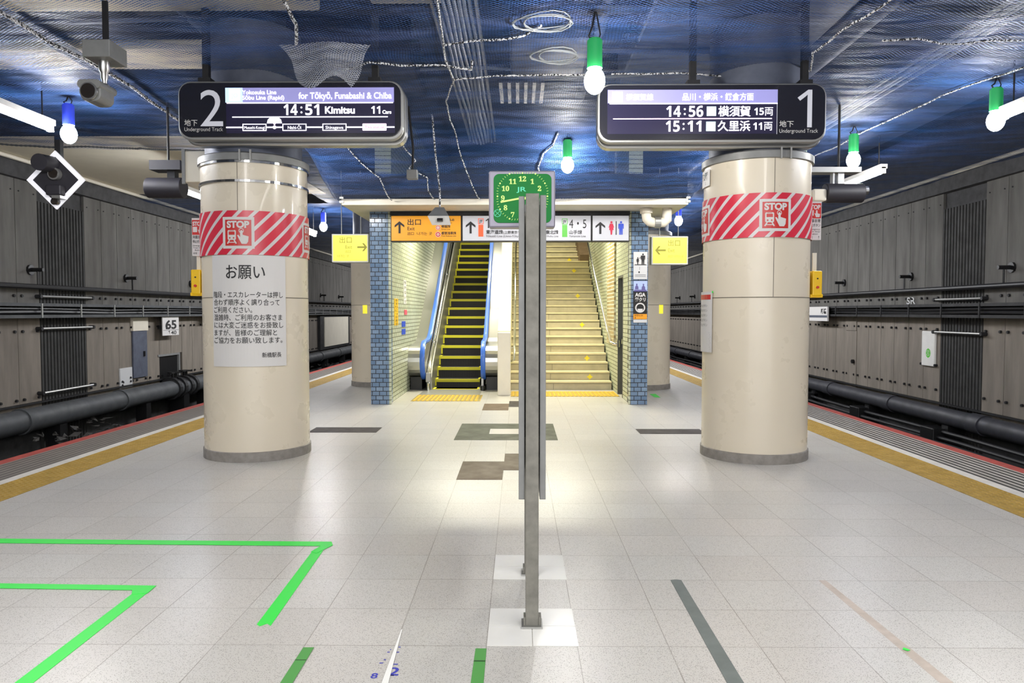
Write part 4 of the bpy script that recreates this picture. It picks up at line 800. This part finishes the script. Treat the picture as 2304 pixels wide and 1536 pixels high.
# ------------------------------------------------------------------ escalator
t = thing('escalator', 'escalator with black steps, yellow edges and blue handrails', 'escalator', (-1.25, 14.2, 0))
sx0, sx1 = -1.69, -.79
def nz(n): return 0.0 if n <= 0 else .159 + .2085 * (n - 1)
def ny_(n): return 14.2 + .4 * n
MB().box(-1.83, -.72, 13.25, 14.2, 0.0005, .006).build('comb_plate', 'steel_dull', t); MB().box(-1.7, -.78, 14.14, 14.2, .006, .012).build('comb', 'escalator_yellow', t)
for n in range(0, 24):
    y, z = ny_(n), nz(n); zb = nz(n - 1) - .03 if n > 0 else -.2
    m = MB().box(sx0, sx1, y, y + .42, z - .035, z)
    k = 0
    if n > 0:
        m.box(sx0, sx1, y + .012, y + .05, zb, z - .03)
        x = sx0 + .035
        while x < sx1 - .03: m.box(x, x + .007, y + .002, y + .014, zb, z - .04); x += .019
    st = m.build('step', 'escalator_dark', t)
    e = MB().box(sx0, sx1, y - .004, y + .05, z - .052, z + .004).box(sx0, sx0 + .04, y, y + .40, z, z + .004).box(sx1 - .04, sx1, y, y + .40, z, z + .004)
    if n > 0: e.box(sx0, sx0 + .028, y, y + .012, zb + .06, z - .05)
    e.build('step_edge', 'escalator_yellow', st)
hp = [(15.15, 1.065), (16.07, 1.64), (18.6, 3.35), (21.5, 5.3), (24, 6.9)]
arc = [(14.2 + .35 * math.cos(R(a)), .575 + .36 * math.sin(R(a))) for a in range(270, 89, -15)]
rail = [(14.6, .215)] + arc + [(14.7, .95), (14.95, .985)] + hp
bal = [(14.6, .25)] + [(14.2 + .31 * math.cos(R(a)), .575 + .32 * math.sin(R(a))) for a in range(270, 89, -15)] + [(y, z - .045) for y, z in [(14.7, .95), (14.95, .985)] + hp] + [(24, 4.7), (15.4, .25)]
lr = lambda y: .33 + .563 * (y - 14.0)
for side, xh, xa, xb, xo0, xo1 in (('left', -1.85, -1.87, -1.80, -2.13, -1.89), ('right', -.69, -.735, -.665, -.655, -.40)):
    MB().sweep(xh, rail, .045, .026).build('handrail', 'blue_rail', t, smooth=True)
    MB().prismx(bal, xa, xb).build('balustrade', 'steel_dull', t)
    MB().prismx([(14.05, 0), (14.05, .25), (14.25, .47), (24, lr(24)), (24, 3.5), (14.9, 0)], min(xh, xh + (.16 if side == 'left' else -.1)) + .06, max(xh, xh + (.16 if side == 'left' else -.1)) - .0).build('skirt', 'steel_dull', t)
    oc = [(14.2, .25)] + [(14.2 + .30 * math.cos(R(a)), .555 + .305 * math.sin(R(a))) for a in range(270, 89, -15)] + [(14.7, .875), (14.95, .91)] + [(y, z - .085) for y, z in hp] + [(24, 4.3), (15.6, .25)]
    MB().prismx(oc, xo0, xo1).build('outer_cladding', 'steel', t, smooth=False); MB().box(xo0 + .02, xo1, 14.12, 15.9, 0, .25).build('base', 'black', t)
MB().tube([(-1.745, 13.98, .02), (-1.745, 14.0, .10), (-1.745, 14.05, .30), (-1.745, 14.3, .52)] + [(-1.745, y, lr(y) + .05) for y in (14.6, 16, 18, 20, 24)], .036, 12).build('guide_rail', 'chrome', t, smooth=True)
for y in (14.9, 17.6, 20.2): MB().cyl((-1.745, y - .03, lr(y) + .035), (-1.745, y + .03, lr(y) + .07), .05, 12).build('rail_clamp', 'chrome', t)
MB().box(-1.80, -1.70, 13.97, 14.07, .16, .34).build('rail_bracket', 'steel_dull', t, bevel=.01); MB().cyl((-1.745, 13.95, 0), (-1.745, 13.95, .14), .025, 10).build('sensor_post', 'chrome', t)
MB().cyl((-.70, 13.98, 0), (-.70, 13.98, .09), .05, 12).build('sensor_post', 'black', t)
# parapet between escalator and stairs
w = struct('wall_parapet', MB().prismx([(13.42, 0), (13.42, 1.12), (17, 3.17), (24, 7.2), (24, 0)], -.385, -.165), 'stair_cream')
MB().box(-.39, -.155, 13.15, 13.42, 0, 1.139).build('end_pier', 'cream_paint', w, bevel=.012)['kind'] = 'structure'
MB().prismx([(13.42, 1.125), (17, 3.175), (24, 7.205), (24, 7.25), (17, 3.215), (13.42, 1.165)], -.39, -.16).build('coping', 'stair_cream', w)['kind'] = 'structure'

# ------------------------------------------------------------------ stairs
t = thing('staircase', 'cream stone stairs rising beside the escalator', 'staircase', (.8, 14.1, 0))
for k in range(1, 27):
    if k <= 17: y = 14.09 + .305 * (k - 1)
    else: y = 18.97 + .33 * (k - 17) + (.25 if k > 17 else 0)
    z = .167 * k; x1 = 1.79 if k <= 17 else 1.58
    yn = y + .36 + (.3 if k == 17 else 0)
    st = MB().box(-.165, x1, y + .02, yn, max(0, z - .40), z - .032).build('step', 'stair_stone', t)
    MB().box(-.165, x1, y, yn, z - .032, z).build('nosing', 'stair_nosing', st); MB().box(-.165, x1, y + .012, y + .03, z - .045, z - .031).build('dark_strip', 'seam', st)  # dark strip under each nosing
    if k < 15: MB().box(.62 + .045 * (k % 2), .626 + .045 * (k % 2), y + .017, y + .022, z - .16, z - .045).build('joint', 'seam', st)
    if k in (2, 4, 8, 12, 16, 18):
        a = Art(False); p = [(.062 * (1 if i % 2 == 0 else .55) * math.cos(R(45 * i)), .062 * (1 if i % 2 == 0 else .55) * math.sin(R(45 * i))) for i in range(8)]
        a.poly(p); yy, zz = y + .016, z - .105; xx = 1.40 if k < 17 else 1.34
        a.put('star_marker', 'star', st, lambda u, v, l: (xx + u, yy - l, zz + v), .002)
MB().prismx([(19.0, 2.6), (19.0, 3.0), (25, 6.2), (25, 2.6)], 1.58, 1.82).build('side_curb', 'tile_brown', t)
t = thing('stair_handrail', 'bright metal handrail along the right stairwell wall', 'handrail', (1.7, 13.4, .9))
MB().tube([(1.80, 13.3, .93), (1.72, 13.32, .93), (1.68, 13.40, .955), (1.68, 14.0, 1.24), (1.68, 16.2, 2.31), (1.68, 17.8, 3.17), (1.60, 19.3, 3.95), (1.55, 24, 6.4)], .028, 12).build('tube', 'chrome', t, smooth=True)
for y, z in ((14.2, 1.33), (16.2, 2.30), (17.6, 3.05)): MB().tube([(1.68, y, z - .02), (1.69, y, z - .1), (1.82, y, z - .12)], .012, 6).build('bracket', 'steel', t)
MB().box(1.77, 1.825, 13.22, 13.40, .87, 1.0).build('wall_plate', 'chrome', t, bevel=.01)
t = thing('stair_handrail', 'bright metal handrail beside the parapet at left of the stairs', 'handrail', (-.1, 14.2, .8))
MB().tube([(-.15, 14.25, .55), (-.10, 14.2, .58), (-.09, 14.2, .70), (-.09, 14.4, .86), (-.09, 19, 3.40), (-.09, 24, 6.1)], .026, 12).build('tube', 'chrome', t, smooth=True)
for y in (14.5, 16.5, 18.5): MB().tube([(-.09, y, .86 + .552 * (y - 14.4)), (-.10, y, .76 + .552 * (y - 14.4)), (-.165, y, .74 + .552 * (y - 14.4))], .012, 6).build('bracket', 'steel', t)
# side door in the right stairwell wall
d = struct('door_1', MB().box(1.90, 1.93, 12.83, 13.42, 0.01, 2.14), 'door_green')
for q in (MB().box(1.815, 1.92, 13.40, 13.44, 0, 2.16), MB().box(1.815, 1.92, 12.79, 12.83, 0, 2.16), MB().box(1.815, 1.92, 12.83, 13.40, 2.12, 2.16)): q.build('door_frame', 'door_dark', d)['kind'] = 'structure'
h = MB().box(1.86, 1.905, 13.26, 13.34, .93, 1.02).cyl((1.87, 13.22, 1.0), (1.87, 13.34, 1.0), .014, 8).build('door_handle', 'chrome', d); MB().box(1.895, 1.902, 12.9, 12.95, .9, 1.3).build('push_plate', 'steel', d)
# strips and stickers on the left stairwell wall
def wall_sticker(y0, y1, z0, z1, m, lab, txt=None, ink='ink'):
    t = thing('wall_sticker', lab, 'sticker', (-2.13, (y0 + y1) / 2, z0)); MB().box(-2.131, -2.122, y0, y1, z0, z1).build('sheet', m, t)
    if txt:
        f = lambda u, v, l: (-2.122 + l, y0 + u, z0 + v); a = Art(False); h = (z1 - z0) / len(txt)
        for i, ch in enumerate(txt): a.text(ch, (y1 - y0) / 2, z1 - z0 - h * (i + .85), h * .85, (y1 - y0) * .7, 'C')
        a.put('lettering', ink, t, f, .003)
wall_sticker(12.42, 12.78, 1.28, 1.74, 'yellow_box', 'yellow upright strip sign on the left stairwell wall', '手すりにつかまる')
wall_sticker(13.42, 13.72, 1.66, 2.10, 'paper', 'white upright strip sign on the left stairwell wall', '歩かないで'); wall_sticker(13.5, 13.8, 1.46, 1.55, 'sign_pink', 'small red and white sticker below the white strip sign')
wall_sticker(13.2, 13.6, 1.24, 1.34, 'wc_blue', 'blue sticker on the left stairwell wall, upper of two'); wall_sticker(13.2, 13.6, 1.10, 1.20, 'wc_blue', 'blue sticker on the left stairwell wall, lower of two')

# ------------------------------------------------------------------ notice board on posts, clock
t = thing('notice_board', 'grey notice board on two steel posts seen edge on', 'notice board', (.062, 3.8, 0))
for y in (3.417, 4.11): 
    MB().box(.031, .093, y, y + .06, 0.006, 2.055).build('post', 'post_paint', t, bevel=.004); MB().box(.012, .112, y - .02, y + .08, .003, .012).build('base_plate', 'steel_dull', t)
    MB().box(.022, .031, y, y + .06, .006, .05).box(.093, .106, y, y + .06, .006, .05).build('foot_gusset', 'post_paint', t)
MB().box(-.002, .026, 3.44, 4.22, .61, 2.045).build('board_panel', 'grey_paint', t, bevel=.003); MB().box(.098, .127, 3.44, 4.22, .61, 2.05).build('board_panel', 'grey_paint', t, bevel=.003)
MB().box(.024, .1, 3.5, 4.17, .9, .94).box(.024, .1, 3.5, 4.17, 1.8, 1.84).build('cross_rail', 'dark_steel', t)
t = thing('station_clock', 'square green station clock with lime numerals behind the notice board', 'clock', (.02, 4.65, 2.04))
MB().prismy(rr(-.19, 2.035, .226, 2.387, .012), 4.6, 4.72).build('case', 'clock_case', t, bevel=.008); MB().prismy(rr(-.160, 2.062, .202, 2.366, .035), 4.592, 4.605).build('face', 'clock_green', t, bevel=.002)
MB().box(.03, .094, 4.16, 4.62, 2.07, 2.11).box(.03, .094, 4.55, 4.60, 2.05, 2.13).build('bracket_arm', 'grey_paint', t); MB().box(.035, .09, 4.13, 4.17, 1.98, 2.11).build('bracket_foot', 'grey_paint', t)
f = planey(1100, 384, -.19, 2.387, .00279, .00277, 4.592); a = A()
for h in range(1, 13):
    an = R(30 * h); rx, rz = 44, 43; a.text(''.join(chr(0x1d7ce + int(q)) for q in str(h)), 1175.5 + rx * math.sin(an), 446 - rz * math.cos(an) + 5.5, 15.5, None, 'C', .015)
for k in range(60):
    an = R(6 * k); q = max(abs(math.sin(an)) / 58, abs(math.cos(an)) / 54); r0 = min(1 / q, 60)
    if k % 5: a.line(1175.5 + (r0 - 4) * math.sin(an), 442 - (r0 - 4) * math.cos(an), 1175.5 + r0 * math.sin(an), 442 - r0 * math.cos(an), .8)
    else: a.disc(1175.5 + (r0 - 2) * math.sin(an), 442 - (r0 - 2) * math.cos(an), 1.9, 12)
a.put('numerals', 'clock_lime', t, f, .002); A().text('JR', 1173, 431, 14, 22, 'C', .02).ring(1119.5, 480, 7.6, 8.8, 8).line(1114, 475, 1125, 485, 1).line(1114, 485, 1125, 475, 1).put('emblem', 'clock_teal', t, f, .003)
A().line(1180, 445, 1126.5, 455, 4).put('minute_hand', 'clock_lime', t, f, .006); A().line(1172, 449, 1206, 440, 5.5).put('hour_hand', 'clock_lime', t, f, .005); A().disc(1175.5, 446, 4, 16).put('hand_hub', 'clock_lime', t, f, .008)

# ------------------------------------------------------------------ hanging construction lamps and tubes
def lamp(x, y, z, lab, m='lamp_green', tail=None):
    t = thing('hanging_lamp', lab, 'lamp', (x, y, z)); zt = netz(x, y)
    MB().cyl((x, y, z + .10), (x, y, z + .32), .062, 18).cyl((x, y, z + .32), (x, y, z + .335), .05, 18).build('holder', m, t, smooth=True)
    MB().sphere((x, y, z), .085, 20, 12, 1.25).build('bulb', 'lamp_glow', t, smooth=True)
    MB().tube([(x - .03, y, z + .33), (x - .05, y, z + .36), (x - .02, y, (z + zt) / 2 + .16), (x, y, max(zt, z + .42))], .008, 6).tube([(x + .03, y, z + .33), (x + .045, y, z + .37), (x + .01, y, max(zt, z + .42))], .006, 6).build('cord', 'cable_black', t)
lamp(.612, 6.0, 3.377, 'hanging lamp with green holder beside the right departure display'); lamp(.65, 9.9, 3.48, 'hanging lamp with green holder at upper right of the clock')
lamp(4.37, 9.66, 3.49, 'hanging lamp with green holder above the right edge right of the near right column'); lamp(4.94, 7.69, 3.485, 'hanging lamp with green holder at the far right of the view')
lamp(3.45, 15.9, 3.48, 'hanging lamp with blue holder beyond the right exit sign', 'lamp_blue'); lamp(-4.55, 17.0, 3.49, 'hanging lamp with blue holder beyond the left exit sign', 'lamp_blue'); lamp(-5.08, 8.26, 3.51, 'hanging lamp with blue holder above the left platform edge', 'lamp_blue')

def tube_lamp(x, y0, y1, z, lab):
    t = thing('tube_lamp', lab, 'tube lamp', (x, (y0 + y1) / 2, z)); MB().cyl((x, y0, z), (x, y1, z), .028, 14).build('tube', 'tube_glow', t, smooth=True)
    MB().box(x - .05, x + .05, y0 - .05, y1 + .05, z + .04, z + .10).build('fitting', 'white_paint', t)
    for y in (y0 - .03, y1 + .03): MB().box(x - .03, x + .03, y - .02, y + .02, z - .03, z + .06).build('end_cap', 'white_paint', t)
    for y in (y0 + .1, y1 - .1): MB().cyl((x, y, z + .1), (x, y, netz(x, y) + .1), .008, 6).build('hanger', 'cable_black', t)
tube_lamp(-5.22, 6.5, 8.12, 3.54, 'bright tube lamp above the left platform edge'); tube_lamp(4.98, 6.1, 7.58, 3.51, 'bright tube lamp above the right platform edge')
tube_lamp(-5.55, 11.5, 12.8, 3.5, 'tube lamp beyond the near left column'); tube_lamp(5.16, 10.5, 11.6, 3.5, 'tube lamp beyond the near right column')
tube_lamp(-4.9, 16.2, 17.5, 3.35, 'distant tube lamp beyond the left exit sign'); tube_lamp(4.7, 15.5, 17.0, 3.4, 'distant tube lamp beyond the right exit sign')

# ------------------------------------------------------------------ cameras, signal, housings
t = thing('security_camera', 'grey security camera hanging on a pole at upper left', 'security camera', (-3.2, 5.65, 3.1))
MB().box(-3.30, -3.09, 5.55, 5.80, 3.43, 3.56).build('mount_box', 'grey_paint', t, bevel=.006); MB().box(-3.33, -3.20, 5.66, 5.74, 3.54, 3.60).box(-3.215, -3.175, 5.68, 5.70, 3.56, 3.90).build('bracket', 'dark_steel', t)
MB().lathe([(.038, 3.43), (.038, 3.36), (.026, 3.34), (.026, 3.30), (.018, 3.28), (.018, 3.26), (.034, 3.25), (.034, 3.22)], (-3.195, 5.66), 20).build('pole', 'steel', t, smooth=True)
MB().prismy(rr(-3.32, 3.10, -3.165, 3.245, .05), 5.55, 5.74).build('housing', 'grey_paint', t, bevel=.008); MB().prismy(rr(-3.33, 3.19, -3.155, 3.255, .03), 5.53, 5.76).build('sun_shade', 'grey_paint', t); MB().cyl((-3.245, 5.552, 3.168), (-3.245, 5.525, 3.168), .066, 28).build('lens_ring', 'steel', t, smooth=True); MB().cyl((-3.245, 5.545, 3.168), (-3.245, 5.52, 3.168), .055, 28).build('lens', 'lens', t)
t = thing('track_signal', 'white diamond framed signal with black lamp hoods hanging over the left track', 'signal', (-6.58, 10.4, 2.97))
c = (-6.585, 3.382); o, i_ = .415, .33
mb = MB(); P = [(c[0], c[1] + o), (c[0] + o, c[1]), (c[0], c[1] - o), (c[0] - o, c[1])]; Q = [(c[0], c[1] + i_), (c[0] + i_, c[1]), (c[0], c[1] - i_), (c[0] - i_, c[1])]
for k in range(4): mb.prismy([P[k], P[(k + 1) % 4], Q[(k + 1) % 4], Q[k]], 10.37, 10.40)
mb.build('diamond_frame', 'signal_white', t); MB().prismy(Q, 10.38, 10.42).build('back_board', 'hood', t)
MB().cyl((-6.64, 10.37, 3.60), (-6.64, 10.10, 3.58), .115, 24).build('lamp_hood', 'hood', t, smooth=True); MB().cyl((-6.57, 10.37, 3.46), (-6.57, 10.30, 3.46), .085, 24).build('lamp_ring', 'steel_dull', t, smooth=True); MB().cyl((-6.57, 10.31, 3.46), (-6.57, 10.29, 3.46), .065, 24).build('lens', 'lens', t); MB().box(-6.66, -6.44, 10.25, 10.37, 3.15, 3.30).build('lower_hood', 'hood', t, bevel=.02); MB().box(-6.54, -6.42, 10.2, 10.37, 3.10, 3.14).build('bracket', 'steel_dull', t); MB().cyl((-6.57, 10.37, 3.07), (-6.57, 10.3, 3.07), .05, 16).build('lower_lamp', 'lens', t)
MB().box(-6.62, -6.54, 10.42, 10.50, 3.1, 4.05).build('hanger', 'dark_steel', t)
t = thing('equipment_hood', 'black cylindrical camera hood hanging at left of the near left column', 'camera housing', (-4.15, 8.6, 2.85))
MB().cyl((-4.37, 8.6, 2.965), (-3.94, 8.6, 2.965), .118, 28).build('drum', 'hood', t, smooth=True, bevel=.01); MB().box(-4.30, -3.94, 8.5, 8.72, 3.16, 3.27).build('mount_plate', 'hood', t); MB().box(-4.12, -4.03, 8.56, 8.66, 3.06, 3.18).build('stem', 'dark_steel', t); MB().cyl((-4.12, 8.6, 3.27), (-4.12, 8.6, 3.98), .014, 10).build('hanger', 'dark_steel', t)
t = thing('terminal_box', 'beige terminal box on the left flank of the near left column', 'box', (-3.55, 7.95, 2.92)); MB().box(-3.62, -3.30, 7.85, 8.1, 2.90, 3.23).build('case', 'cream_paint', t, bevel=.01); MB().box(-3.615, -3.58, 7.84, 7.86, 2.88, 3.25).build('hinge', 'grey_paint', t)
t = thing('equipment_hood', 'black cylindrical camera hood hanging at right of the near right column', 'camera housing', (3.78, 8.6, 2.78))
MB().cyl((3.56, 8.6, 2.89), (4.0, 8.6, 2.89), .112, 28).build('drum', 'hood', t, smooth=True, bevel=.01); MB().box(3.40, 3.56, 8.52, 8.66, 2.79, 2.93).build('lens_box', 'cream_paint', t, bevel=.02); MB().box(3.36, 3.95, 8.52, 8.7, 3.12, 3.18).build('mount_plate', 'steel_dull', t); MB().box(3.70, 3.77, 8.56, 8.64, 2.98, 3.14).box(3.64, 3.66, 8.56, 8.64, 2.98, 3.14).build('stem', 'steel_dull', t); MB().cyl((3.72, 8.6, 3.18), (3.72, 8.6, 3.98), .014, 10).build('hanger', 'dark_steel', t)
MB().cyl((4.0, 8.6, 2.92), (4.06, 8.6, 2.92), .05, 14).build('end_fitting', 'steel', t)
bpy.data.objects.remove(FO)
